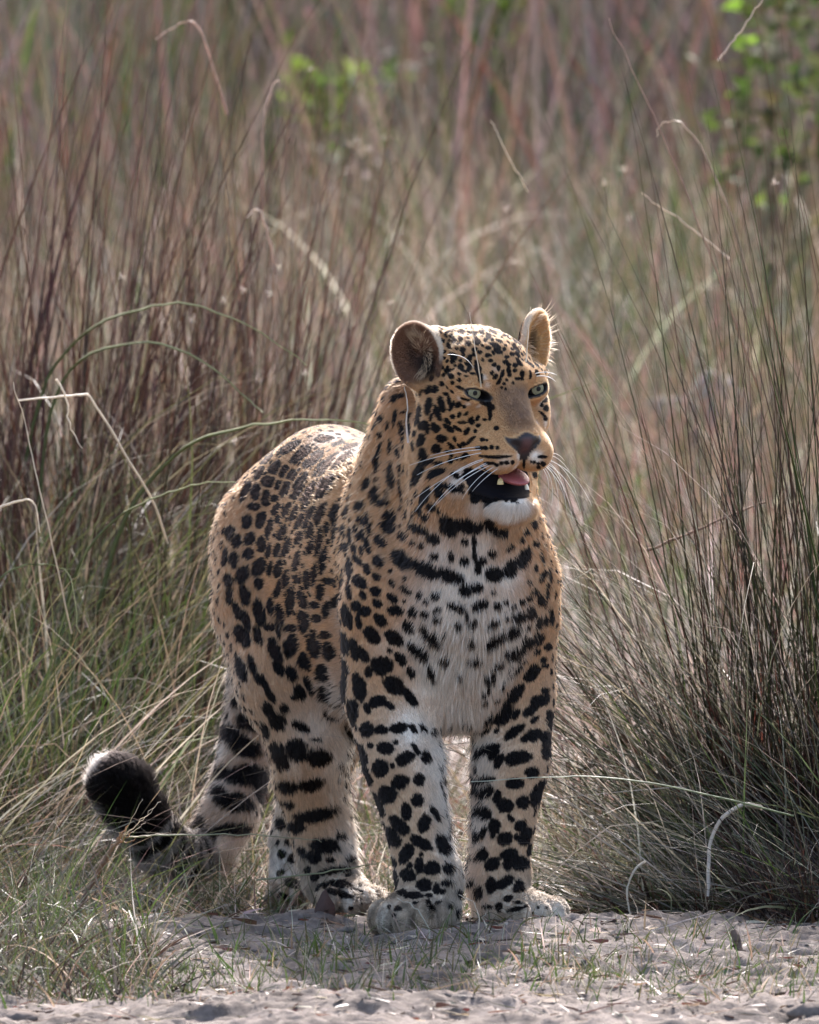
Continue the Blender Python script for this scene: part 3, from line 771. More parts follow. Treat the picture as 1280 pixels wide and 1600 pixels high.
# drop loose inner shells: keep the largest connected piece
SPOT_TEXT = '''706,870,6,4,80;726,876,6,6,0;742,865,14,3.5,80;747,888,7,5,80;753,877,7,5,-50;768,865,5,5,0;796,856,6,3.5,-40;818,871,15,8,-62;797,888,13,9,-70;
772,897,11,10,0;836,850,5,4,0;727,922,9,7,60;745,918,7.5,7,0;770,926,3.5,3,0;713,948,12,5.5,15;750,945,12,6,-15;777,946,5,4.5,0;802,946,3,3,0;
797,950,2.5,2.5,0;789,940,4,3,0;815,940,5,3.5,-40;827,935,4,4,0;843,937,9,5,90;827,957,9,6,-65;810,963,8.5,7.5,0;790,964,3,3,0;772,972,6,4.5,-45;
763,976,3,3,0;738,974,7,5,-30;716,976,5,5,0;730,964,7,2.5,80;800,984,9,7,-30;771,998,14,6.5,-38;737,1002,6,4,-5;821,1004,13,7,-48;840,998,9,7,-40;
838,971,8,6,-80;850,969,8,4,80;861,964,12,4,85;854,922,12,3,95;846,900,9,4,-60;835,888,6,2.5,100;846,872,10,3,70;858,899,10,3,80;827,910,4,3,0;
835,924,4.5,4.5,0;799,1018,10,7,-20;838,1017,6,5,0;856,1010,6,5,0;629,874,18,12,40;664,889,19,10,25;704,899,19,8,22;612,808,9,11,0;611,824,12,9,0;
632,837,6.5,6.5,0;588,772,12,7,100;599,785,12,6,0;606,770,4,5,0;613,748,10,5,90;596,846,11,7,42;592,877,10,8,40;589,902,7,5,40;613,911,6,4,55;
612,893,4,4,0;634,904,4,4,0;574,889,8,5.5,70;561,908,12,8,35;563,878,7,4,60;556,872,6,4,60;547,888,15,4.5,90;577,819,17,4.5,77;566,814,9,4,60;
575,851,15,4.5,72;562,838,7,3.5,100;569,836,9,3.5,80;566,860,7,3.5,85;555,857,7,3.5,90;558,827,6,3.5,80;549,838,15,3,88;575,754,11,5,-70;
564,791,9,6,-35;700,822,15,10,60;655,826,13,5.5,28;678,841,9,7,25;646,848,4.5,4,0;660,853,4,4,0;679,869,5.5,4.5,0;687,770,6.5,8,0;664,777,14,6,-65;
675,792,6,5.5,0;665,808,5.5,5,0;656,798,5,6,0;705,762,16,4.5,15;686,798,3,4,0;629,768,18,2.5,80;636,802,7,2.5,80;731,821,21,9,5;766,818,8,9,0;
786,831,7,6.5,0;832,818,9,4,70;821,831,5,4,0;814,844,4,4,0;727,845,5,4,0;774,827,8,3,90;741,845,9,3,90;587,924,9,7,25;568,930,7,5,45;590,942,8,6,35;
614,934,9,6,30;557,947,8,8,0;570,955,9,8,0;619,954,12,7,5;595,969,11,8,50;561,971,11,4.5,80;540,962,16,7,80;547,970,13,4.5,85;527,938,11,6,-60;
545,922,12,4,85;536,916,14,3.5,88;582,992,15,9,48;616,996,15,10,38;639,979,11,7,45;674,992,18,6.5,42;654,1017,17,7,35;626,1029,11,7,50;
695,1029,7,6,30;674,1049,12,5,80;642,1050,9,5,65;609,1016,4,4,0;597,1040,16,13,15;536,1002,18,7.5,65;554,1014,17,6.5,80;567,1022,13,7,60;
576,1050,6,8,0;537,1036,16,5,62;561,1073,21,10,78;537,1073,23,5,92;615,1070,16,13,40;640,1089,16,7,55;645,956,6.5,7,0;664,959,6,4,20;683,967,6,4,30;
682,931,6,4.5,0;656,930,4,6,0;636,922,9,4,35;666,939,4,4,0;684,952,6,3,0;632,939,3,3,0;696,989,2.5,2.5,0;589,1096,13,9,-20;574,1107,8,5,70;
608,1102,10,5,30;550,1114,20,8,88;573,1140,11,11,0;596,1140,11,6.5,0;623,1137,13,8,-10;565,1179,17,8,72;602,1169,12,9,10;579,1165,5,5,0;
633,1185,14,9,-30;594,1200,12,13,0;650,1171,11,4,60;665,1183,7,8,0;645,1138,8,4,50;660,1138,8,3.5,50;676,1145,4.5,4.5,0;613,1196,4,4,0;
546,1143,22,4,75;560,1193,26,5,72;619,1160,4,4,0;575,1215,11,6,62;625,1222,13,10,-20;605,1242,14,13,0;654,1218,8,9,0;652,1250,9,9,0;592,1258,17,7,65;
580,1256,16,3,70;635,1268,13,8,90;623,1289,18,9,42;612,1308,17,9,62;663,1287,13,9,110;678,1270,13,4,65;658,1317,19,8,28;691,1320,16,8,65;
635,1334,16,9,-60;658,1334,3.5,3.5,0;655,1353,12,7,90;641,1352,4.5,4.5,0;675,1356,12,10,0;700,1357,9,7,50;615,1345,9,4,65;637,1367,12,9,20;
663,1383,11,10,0;682,1389,6,8,0;697,1380,8,4.5,-10;692,1393,6,4,-30;621,1375,3,6,0;646,1398,14,5,0;628,1394,8,5,20;716,1397,8,4.5,65;670,1399,6,3,0;
614,1366,3,7,0;615,1386,2.5,7,0;608,1417,4,4,0;620,1419,6,4,-30;649,1411,6,2.5,0;616,1430,3,3,0;614,1445,4,3,0;685,1410,7,3,-20;702,1417,5,3,0;
716,1424,4,4,0;711,1432,3,3,0;671,1416,9,3,60;742,1028,9,6,0;776,1035,9,5,-20;763,1055,10,7,-60;806,1043,7,4,-55;816,1032,4,4,0;831,1051,15,9,-50;
795,1052,4,3,0;758,1078,9,3.5,-58;784,1070,10,3.5,-80;804,1084,19,9,-45;786,1117,18,11,-50;806,1116,9,5,-60;845,1094,15,8,-10;830,1109,14,7,-40;
852,1080,6,5,0;761,1120,10,5,-55;803,1144,18,7,-35;834,1149,14,9,-20;820,1155,6,5,0;854,1152,8,9,0;854,1170,8,14,0;863,1124,14,5,85;759,1173,18,6,-30;
772,1179,10,5,-45;810,1184,20,10,-8;780,1189,12,6,-60;743,1140,4,4,0;758,1142,9,3.5,-30;776,1142,5,3,-40;718,1052,7,3,60;835,1124,7,4,-40;
856,1123,4,4,0;849,1031,5,4,0;851,1040,5,3,0;775,1092,4,2.5,0;755,1096,6,2,-25;831,1207,10,8,0;751,1219,14,5,-12;759,1238,12,8,-35;742,1235,6,7,0;
804,1224,13,8,0;777,1245,11,6,-75;789,1259,12,10,0;818,1254,10,10,0;841,1239,21,7,-70;755,1270,12,9,30;744,1267,5,6,0;773,1291,9,11,0;770,1304,4,6,0;
789,1311,12,10,-30;756,1301,10,4,-75;746,1305,9,4.5,90;814,1291,9,8,0;822,1307,14,9,-65;798,1278,7,3.5,50;808,1308,5,5,0;755,1336,11,7,-75;
797,1336,13,10,0;814,1349,12,11,0;769,1350,12,9,-30;742,1340,8,2.5,0;830,1328,10,3,95;793,1350,7,9,0;767,1383,8,13,0;788,1379,15,8,-32;
748,1395,5.5,10,0;737,1379,5,7,0;794,1404,8,6,-20;811,1388,9,8,0;762,1417,9,3.5,0;780,1417,6,9,0;803,1421,14,4,-15;823,1416,5,3,0;793,1437,6,3,0;
832,1427,2.5,2.5,0;841,1418,2.5,2.5,0;854,1418,2.5,2.5,0;870,1432,2.5,2.5,0;809,1410,7,3,0;424,1087,9,5,60;419,1108,11,7,50;434,1126,13,11,50;
415,1140,13,5,65;445,1106,7,6,60;470,1134,14,6,28;436,1181,20,9,62;463,1172,16,14,40;498,1184,16,12,0;515,1115,12,5,35;494,1156,9,3,5;
469,1081,11,8,60;484,1071,14,6,60;512,1081,12,9,60;545,1139,6,15,0;450,1229,14,9,10;487,1225,17,9,-15;459,1088,5,5,0;452,1257,8,5,30;
492,1274,30,9,-12;462,1292,12,8,20;441,1287,9,9,0;508,1321,20,11,5;531,1306,6,6,0;475,1332,12,6,40;491,1340,9,8,0;452,1316,6,4.5,20;435,1316,3,4,0;
440,1334,6.5,6,0;459,1340,9,7,-50;439,1364,6.5,4,-25;438,1399,6,4.5,0;481,1360,5,6,0;516,1344,6,4,0;522,1360,22,5,-10;492,1371,6,5,0;530,1381,20,6,5;
512,1385,6,6,0;534,1398,9,5,0;558,1395,9,4,0;458,1381,12,6,15;471,1392,5,5,0;545,1342,5,4,40;544,1368,4,3,0;564,1385,4,3,0;530,1420,3,4,0;
548,1420,4,4,0;500,1385,9,2.5,-40;374,1095,12,8,-60;390,1126,16,13,0;362,1146,20,11,40;384,1168,20,14,20;392,1213,30,15,8;406,1238,12,14,0;
350,1209,9,9,0;368,1254,24,13,5;344,1240,10,10,40;363,1296,26,8,-8;325,1308,10,9,0;311,1290,9,13,20;330,1353,9,8,0;361,833,11,7,-75;
371,846,10,6.5,-70;387,815,10,7,-80;392,842,10,7,-65;390,865,7.5,8,0;410,851,7,11,0;367,875,11,6.5,-85;353,870,13,4.5,-85;380,898,14,9,-55;
358,907,10,6.5,80;407,886,14,9,-65;360,930,11,5.5,-85;384,930,15,8,75;406,911,6,9,0;373,956,13,6,70;386,970,14,6,70;406,958,20,8,80;380,994,17,9,60;
404,994,13,6,75;424,947,12,5,88;439,963,18,6,80;455,938,22,7,-85;474,938,15,7,75;492,945,9,5,0;497,966,10,6,0;476,970,17,9,85;455,982,10,6,0;
456,1008,16,10,-70;492,1006,20,9,80;478,1034,13,9,70;456,1052,12,8,65;506,1050,12,9,65;509,992,9,6,0;514,1017,13,9,80;511,954,14,6,-75;
430,1017,18,8,70;436,1043,12,7,70;425,980,11,5,0;436,982,14,4,85;378,1045,16,7,75;397,1045,22,5,70;414,1069,15,5,65;442,833,12,6,-65;449,856,14,6,-70;
434,860,10,5,-80;437,888,13,6,-75;423,888,11,4,-80;448,905,14,6,-75;437,919,14,5,-75;465,877,15,5,-75;465,905,10,6,0;481,905,14,6,-85;
492,898,16,5,-80;469,840,12,6,-55;488,852,14,5,-70;506,875,20,6,-80;502,922,15,6,-85;514,908,15,5,0;422,826,16,5,-75;420,861,12,4,-75;
451,700,20,6,-30;471,710,20,7,-40;490,717,19,8,-42;511,727,26,9,-40;531,720,24,7,-38;506,686,14,5,-5;528,693,9,5,-15;547,698,14,5,-25;
417,718,12,6,-30;406,739,12,5,-60;429,732,13,8,-55;444,736,10,6.5,-60;420,751,11,9,-30;456,744,10,8,-60;436,758,6,7,0;447,763,16,6,-65;
468,761,24,8,-62;483,774,24,9,-65;507,761,22,11,-50;401,768,12,7,-80;417,779,12,7,-85;430,779,9,5,0;385,767,16,5,-65;399,792,9,6,0;408,813,13,7,-75;
432,796,10,5,-60;449,796,15,5,-60;462,801,14,5,-60;435,811,6,6,0;469,815,13,5,-60;483,808,20,5,-65;500,806,20,6,-65;523,806,20,8,-70;487,828,14,5,-70;
500,846,22,6,-80;538,827,8,7,0;540,854,11,6,0;543,799,10,4,-75;512,825,15,5,-75;524,832,14,4,-80;616,622,6,4,-60;628,618,5,4,0;595,655,6,4,-55;
607,665,6,2.5,-75;618,652,13,3,-85;594,678,5,4,0;632,675,15,3.5,85;634,644,6,2,0;642,672,14,3,85;640,654,8,3,-70;656,648,14,4.5,-80;671,635,13,5,-80;
691,632,13,5,75;684,645,12,4.5,70;675,652,6,3,-75;663,664,8,7,0;669,671,7,4,80;681,668,8,6,45;650,676,5,3,-60;660,686,10,5.5,-75;691,685,8,5.5,15;
684,700,8,6.5,10;663,709,10,6.5,85;611,699,12,2.5,88;624,706,9,3.5,75;594,705,13,3,-75;590,725,13,5,90;613,742,19,5,88;628,732,12,2.5,88;
655,740,14,6,-70;672,721,9,4,-25;685,723,7,3.5,0;682,739,13,5,-25;691,759,8,4,0;591,749,3,3,0;648,696,7,2.5,80;702,669,9,4,40;716,670,8,3,35;
700,658,6,3.5,45;708,651,4,4,0;718,648,5,3,-70;706,635,8,3.5,-60;717,632,6,4,-50;726,635,3,3,0;702,626,7,3,85;698,616,4,3,0;729,646,5,2.5,-50;
722,660,8,2.5,0;735,656,6,3,-40;730,674,7,4,-50;739,660,5,3,-50;711,686,5,3,70;706,696,7,3,40;718,696,5,2.5,45;724,694,4,4,0;736,688,9,3,-45;
701,704,5,2,0;706,711,3,3,0;714,716,3,3,0;705,720,4,4,0;730,710,7,3,0;711,741,5,3,0;715,745,5,2.5,0;670,612,5,3,0;680,611,4,4,0;738,661,4,2.5,0;
746,654,5,3,-60;758,656,4,2,0;748,665,4,3,0;743,674,3,3,0;754,687,4,3,0;761,688,2,2,0;776,669,4,3.5,0;759,700,4,3,0;769,699,3.5,3.5,0;778,700,3,3,0;
749,700,6,3,0;772,714,24,2.5,0;776,726,4,3,0;784,724,4,3,0;792,723,4,3,0;764,724,8,2.5,0;801,722,3,3,0;848,714,7,2.5,0;849,725,4,4,0;
835,722,2.5,2.5,0;830,721,2,2,0;841,724,2.5,2.5,0;842,730,3,3,0;851,624,7,4,-20;846,632,3,4,0;854,638,4,5,0;849,649,8,2,50;852,655,3,3,0;
746,535,6,4.5,0;732,538,5,4,0;759,532,3,4,0;764,526,4,6,0;769,532,3,3,0;781,534,6,2.5,25;790,526,6,3.5,60;808,536,6,3.5,30;775,541,9,4,30;
763,544,5,3,0;779,549,8,4,35;788,546,3,3,0;806,545,9,3,45;800,554,5,3,20;792,558,4,3,0;809,555,6,2.5,45;763,556,6,3,0;767,564,4,3,0;772,571,4,4,0;
779,575,3,4.5,0;769,583,3,4,0;774,589,5,4,-50;785,584,7,3,-70;780,596,6,3,-60;795,579,4,6,0;795,570,4,3,0;805,571,4.5,3.5,0;790,566,5,3.5,0;
811,566,8,3,50;816,584,4,5,0;804,579,4,3,0;796,586,3,4,0;809,592,5,2.5,0;816,592,3,3,0;792,594,2.5,2.5,0;802,599,2.5,2.5,0;788,600,2.5,2.5,0;
784,606,2,2,0;790,608,2,2,0;742,547,5,3.5,-20;750,551,4,3,0;748,579,14,5,75;734,575,7,4,-75;722,576,4,5,0;739,584,5,2.5,0;729,588,4,1.5,0;
734,560,6,4,-60;740,555,3,3,0;724,548,5,4,0;722,521,6,2.5,0;741,522,6,2.5,0;772,521,7,2,15;754,520,5,2,0;824,566,5,2,45;831,571,5,2,50;838,570,6,2,50;
829,585,2,7,0;838,581,3,3,0;840,586,2.5,2.5,0;827,556,5,3,0;700,519,5,2,-15;708,519,4,2,0;706,526,5,2.5,0;721,532,3.5,4.5,0;711,534,4,5,0;
702,541,4,5,0;710,558,6,5,0;708,565,4,4,0;720,574,5,5,0;702,581,5,5,0;705,588,4,4,0;685,585,4,4,0;692,600,4,4,0;682,608,4,5,0;671,609,7,4,-65;
675,591,5,3,-60;660,614,6,2,-70;654,616,5,2,0;'''
EXTRA_SPOTS = '757,627,11,6,32;719,606,7,3,20;728,624,9,2,14;828,620,3,9,75;846,608,3,7,100;766,642,4,16,0;822,712,3,4,0;733,742,10,12,0;750,757,17,21,30;768,772,20,13,10;745,775,9,12,40;790,774,17,7,0;818,769,9,5,0;819,722,2.5,13,0;792,782,4,2.5,-20;803,779,7,4,0;809,786,3,2,30;816,742,9,4,-15;722,760,6,3,10;838,741,8,4,-20'
CREAM = [  # u, v, radius, strength: where the coat turns white
    (715, 955, 75, 1.), (735, 905, 55, .9), (790, 905, 40, .7), (670, 950, 45, .65), (700, 1035, 60, 1.), (655, 1000, 40, .8), (775, 960, 55, .85),
    (790, 1000, 45, .7), (680, 1065, 45, .9), (690, 870, 40, .6), (745, 860, 40, .7), (770, 1060, 45, .8), (700, 1100, 60, .6),
    (500, 1130, 45, .7), (530, 1190, 45, .9), (540, 1260, 35, .8), (545, 1330, 35, .8), (565, 1390, 32, .8), (485, 1140, 35, .5), (455, 1200, 30, .4),
    (650, 1140, 40, .9), (680, 1190, 40, .9), (690, 1250, 35, .8), (700, 1320, 30, .7), (748, 1180, 45, .7), (740, 1240, 40, .7), (745, 1290, 30, .7),
    (795, 800, 24, 1.3), (770, 795, 20, 1.1), (815, 790, 20, 1.2), (745, 795, 16, .6), (838, 770, 14, 1.0),
    (790, 722, 15, .8), (775, 730, 12, .6), (812, 712, 12, 1.0), (838, 715, 14, 1.1), (806, 728, 10, .8), (846, 735, 12, .8), (722, 742, 11, 1.1), (711, 750, 12, .8), (715, 765, 14, .5),
    (732, 631, 6, .8), (748, 634, 6, .8), (718, 622, 5, .7), (845, 630, 10, .8), (852, 660, 10, .9), (838, 660, 7, .7), (775, 577, 8, .5), (757, 590, 6, .8), (762, 602, 7, .7),
    (445, 1350, 40, 1.), (600, 1445, 26, .5), (770, 1435, 20, .3), (870, 1430, 22, .9), (840, 1425, 20, .5), (550, 1415, 30, .7), (480, 1400, 25, .3),
    (600, 1010, 30, .3), (560, 700, 40, .35), (520, 682, 30, .5),
    (350, 1170, 25, .5), (345, 1235, 25, .6), (340, 1320, 25, .7), (375, 1270, 18, .3), (330, 1345, 22, .4)]


# drop loose shells inside the body: keep the largest connected piece
def largest_piece(v, f):
    lab = np.arange(len(v))
    for _ in range(400):
        m = lab[f].min(1)
        new = lab.copy()
        np.minimum.at(new, f.ravel(), np.repeat(m, f.shape[1]))
        new = new[new]
        if (new == lab).all():
            break
        lab = new
    ids, cnt = np.unique(lab, return_counts=True)
    big = ids[cnt.argmax()]
    keepf = lab[f[:, 0]] == big
    used = np.unique(f[keepf])
    mp = -np.ones(len(v), int)
    mp[used] = np.arange(len(used))
    return v[used], mp[f[keepf]]


bv, bf = largest_piece(bv, bf)
body_me = mesh_from('leopard', bv, bf)
bn = np.zeros(len(bv) * 3, np.float32)
body_me.vertex_normals.foreach_get('vector', bn)
bn = bn.reshape(-1, 3).astype(float)
bvh = BVHTree.FromPolygons(bv.tolist(), bf.tolist())
CAMV = np.array([0, -CAM_D, CAM_H])


def cast(u, v):
    a = Vector(CAMV)
    b = Vector(P(u, v, 0)) - a
    h = bvh.ray_cast(a, b.normalized())
    return (None, None) if h[0] is None else (np.array(h[0]), np.array(h[1]))


# flow of the coat and share of each group at every vertex
dist = np.stack([prim_d(pm, bv.astype(np.float32)) for pm in PRIMS], 1)
wts = np.exp(-np.clip(dist - dist.min(1, keepdims=True), 0, .3) / .012)
wts /= wts.sum(1, keepdims=True)
bflow = wts @ np.array([pm[4] for pm in PRIMS])
bflow -= bn * (bflow * bn).sum(1, keepdims=True)
bflow = nrm_rows(bflow + 1e-6)
GRP = ['t', 'h', 'fr', 'fl', 'hr', 'hl', 'ta']
bgrp = np.stack([sum(wts[:, i] for i, pm in enumerate(PRIMS) if pm[0] == g) for g in GRP], 1)
del dist, wts

# the markings
SP0, SN, SE1, SE2, SA, SB, SLIM = [], [], [], [], [], [], []


def add_spot(p0, n, e1, e2, a, b, lim=None, view=None):
    SLIM.append(None if lim is None else (lim, view))
    SP0.append(p0); SN.append(n); SE1.append(e1); SE2.append(e2); SA.append(a); SB.append(b)


RIGHT = np.array([1.0, 0, 0])
DOWN = np.array([0, -SP, -CP])
miss = 0
for txt, grow in ((SPOT_TEXT, None), (EXTRA_SPOTS, 1.0)):
    for rec in txt.replace('\n', '').split(';'):
        if not rec:
            continue
        u, v, a, b, ang = [float(x) for x in rec.split(',')]
        p0, n = cast(u, v)
        if p0 is None:
            for du, dv in ((4, 0), (-4, 0), (8, 0), (-8, 0), (0, 6), (0, -6), (13, 0), (-13, 0)):
                p0, n = cast(u + du, v + dv)
                if p0 is not None:
                    break
        if p0 is None:
            miss += 1
            continue
        view = nv(p0 - CAMV)
        es = []
        c, s = math.cos(math.radians(ang)), math.sin(math.radians(ang))
        for d2 in (RIGHT * c + DOWN * s, -RIGHT * s + DOWN * c):
            vn = view @ n
            e = d2 - view * (d2 @ n) / (min(vn, -.28))
            e -= n * (e @ n)
            es.append(e)
        sc = pr(p0[1])
        gr = grow or ((1.08 if v < 600 else 1.12) if (v < 735 and u > 645 and p0[1] < .1) else .95 if v > 1400 else 1.2 if p0[1] > .28 else 1.25 if v < 1050 and u > 640 else 1.15)
        slant = view @ n > -.42
        if slant:       # steeply turned flank: measure across the line of sight, to a limited depth
            es = [RIGHT * c + DOWN * s, -RIGHT * s + DOWN * c]
            add_spot(p0, n, es[0], es[1], a * sc * 1.20, b * sc * 1.20, 2.0 * max(a, b) * sc, view)
        else:
            add_spot(p0, n, es[0], es[1], a * sc * gr, b * sc * gr)
print('spots', len(SP0), 'missed', miss)

crown = {}
for p0 in SP0:
    crown.setdefault(tuple((p0 / .012).astype(int)), []).append(p0)
# sides the photograph does not show: scattered markings along the lie of the coat
vis_n = (nrm_rows(CAMV - bv) * bn).sum(1)
order = RNG.permutation(len(bv))
cellr = .021
taken = {}
for p0 in SP0:
    taken.setdefault(tuple((p0 / cellr).astype(int)), []).append(p0)
npick = 0
for i in order:
    p0 = bv[i]
    if bgrp[i, 1] > .6 or bv[i, 2] < .085 or (vis_n[i] > .42 and bvh.ray_cast(Vector(p0 + bn[i] * .004), Vector(nv(CAMV - p0)))[0] is None):
        continue
    key = (p0 / cellr).astype(int)
    ok = True
    for dx in (-1, 0, 1):
        for dy in (-1, 0, 1):
            for dz in (-1, 0, 1):
                for q in taken.get((key[0] + dx, key[1] + dy, key[2] + dz), ()):
                    if ((q - p0) ** 2).sum() < (cellr if vis_n[i] < .1 else .020) ** 2:
                        ok = False
    if not ok:
        continue
    taken.setdefault(tuple(key), []).append(p0)
    f = bflow[i]
    add_spot(p0, bn[i], f, np.cross(bn[i], f), (.6 if vis_n[i] > .1 else 1) * RNG.uniform(.010, .014), (.6 if vis_n[i] > .1 else 1) * RNG.uniform(.0065, .009))
    npick += 1
for i in order[:60000]:
    p0 = bv[i]
    if p0[2] > .085 or bgrp[i, 2:6].max() < .5:
        continue
    key = (p0 / .016).astype(int)
    near_ = [q for dx in (-1, 0, 1) for dy in (-1, 0, 1) for dz in (-1, 0, 1) for q in taken.get(('p', key[0] + dx, key[1] + dy, key[2] + dz), ())]
    if any(((q - p0) ** 2).sum() < .016 ** 2 for q in near_):
        continue
    taken.setdefault(('p', *key), []).append(p0)
    if RNG.random() < .0:
        f = bflow[i]
        add_spot(p0, bn[i], f, np.cross(bn[i], f), RNG.uniform(.004, .0075), RNG.uniform(.0025, .005))

for i in order:
    q0 = (bv[i] - HC) @ HR
    if bgrp[i, 1] < .7 or q0[2] < .035 or q0[1] < -.075 or q0[1] > .07 or abs(q0[0]) > .085:
        continue
    p0 = bv[i]
    key = (p0 / .012).astype(int)
    near_ = [q for dx in (-1, 0, 1) for dy in (-1, 0, 1) for dz in (-1, 0, 1) for q in crown.get((key[0] + dx, key[1] + dy, key[2] + dz), ())]
    if any(((q - p0) ** 2).sum() < .0098 ** 2 for q in near_):
        continue
    crown.setdefault(tuple(key), []).append(p0)
    if min(np.linalg.norm(p0 - H(e[0], e[1] - .01, e[2])) for e in EYES) < .030:
        continue
    f = bflow[i]
    add_spot(p0, bn[i], f, np.cross(bn[i], f), RNG.uniform(.0032, .0052), RNG.uniform(.0024, .0036))
CREAM3 = []
for u, v, r, st in CREAM:
    p0, n = cast(u, v)
    if p0 is not None:
        CREAM3.append((p0, r * pr(p0[1]), st))

TAIL2 = np.array([P(*q[:3]) for q in [(328, 1326, .92), (290, 1340, .88), (248, 1318, .84), (214, 1270, .82), (192, 1240, .82), (170, 1205, .82)]])


def head_local(p):
    return (p - HC) @ HR


BLACK = np.array((.0105, .0085, .0085))


def zones(p):
    """0..1 masks in the head's own frame"""
    q = head_local(p)
    nw = .0085 + .0245 * sstep(q[:, 2], -.066, -.036)
    nose = sstep(1 - np.abs(q[:, 0]) / nw, 0, .10) * sstep(-q[:, 2], .0275 - .004 * np.cos(q[:, 0] * 140), .0305 - .004 * np.cos(q[:, 0] * 140)) * sstep(q[:, 2], -.072, -.068) * (q[:, 1] < -.122)
    mr = HR @ rotx(math.radians(10))
    mouth = sstep(-d_ell(p.astype(np.float32), H(*MOUTH_C), np.array(MOUTH_R), mr), -.0035, -.0015) * (q[:, 1] < .05)
    eye = 0
    for e in EYES:
        s = -1 if e[0] < 0 else 1
        l = (p - H(e[0] - s * .0015, e[1] - .018, e[2] - .0034)) @ eye_frame(s)
        r = np.sqrt((l[:, 0] / .0240) ** 2 + (l[:, 2] / .0100) ** 2)
        eye = np.maximum(eye, (1 - sstep(r, .92, 1.12)) * (np.abs(l[:, 1]) < .035))
    earq = []
    for s, c, R in EARS:
        earq.append((s, (p - H(*c)) @ (HR @ R)))
    return q, nose, mouth, eye, earq


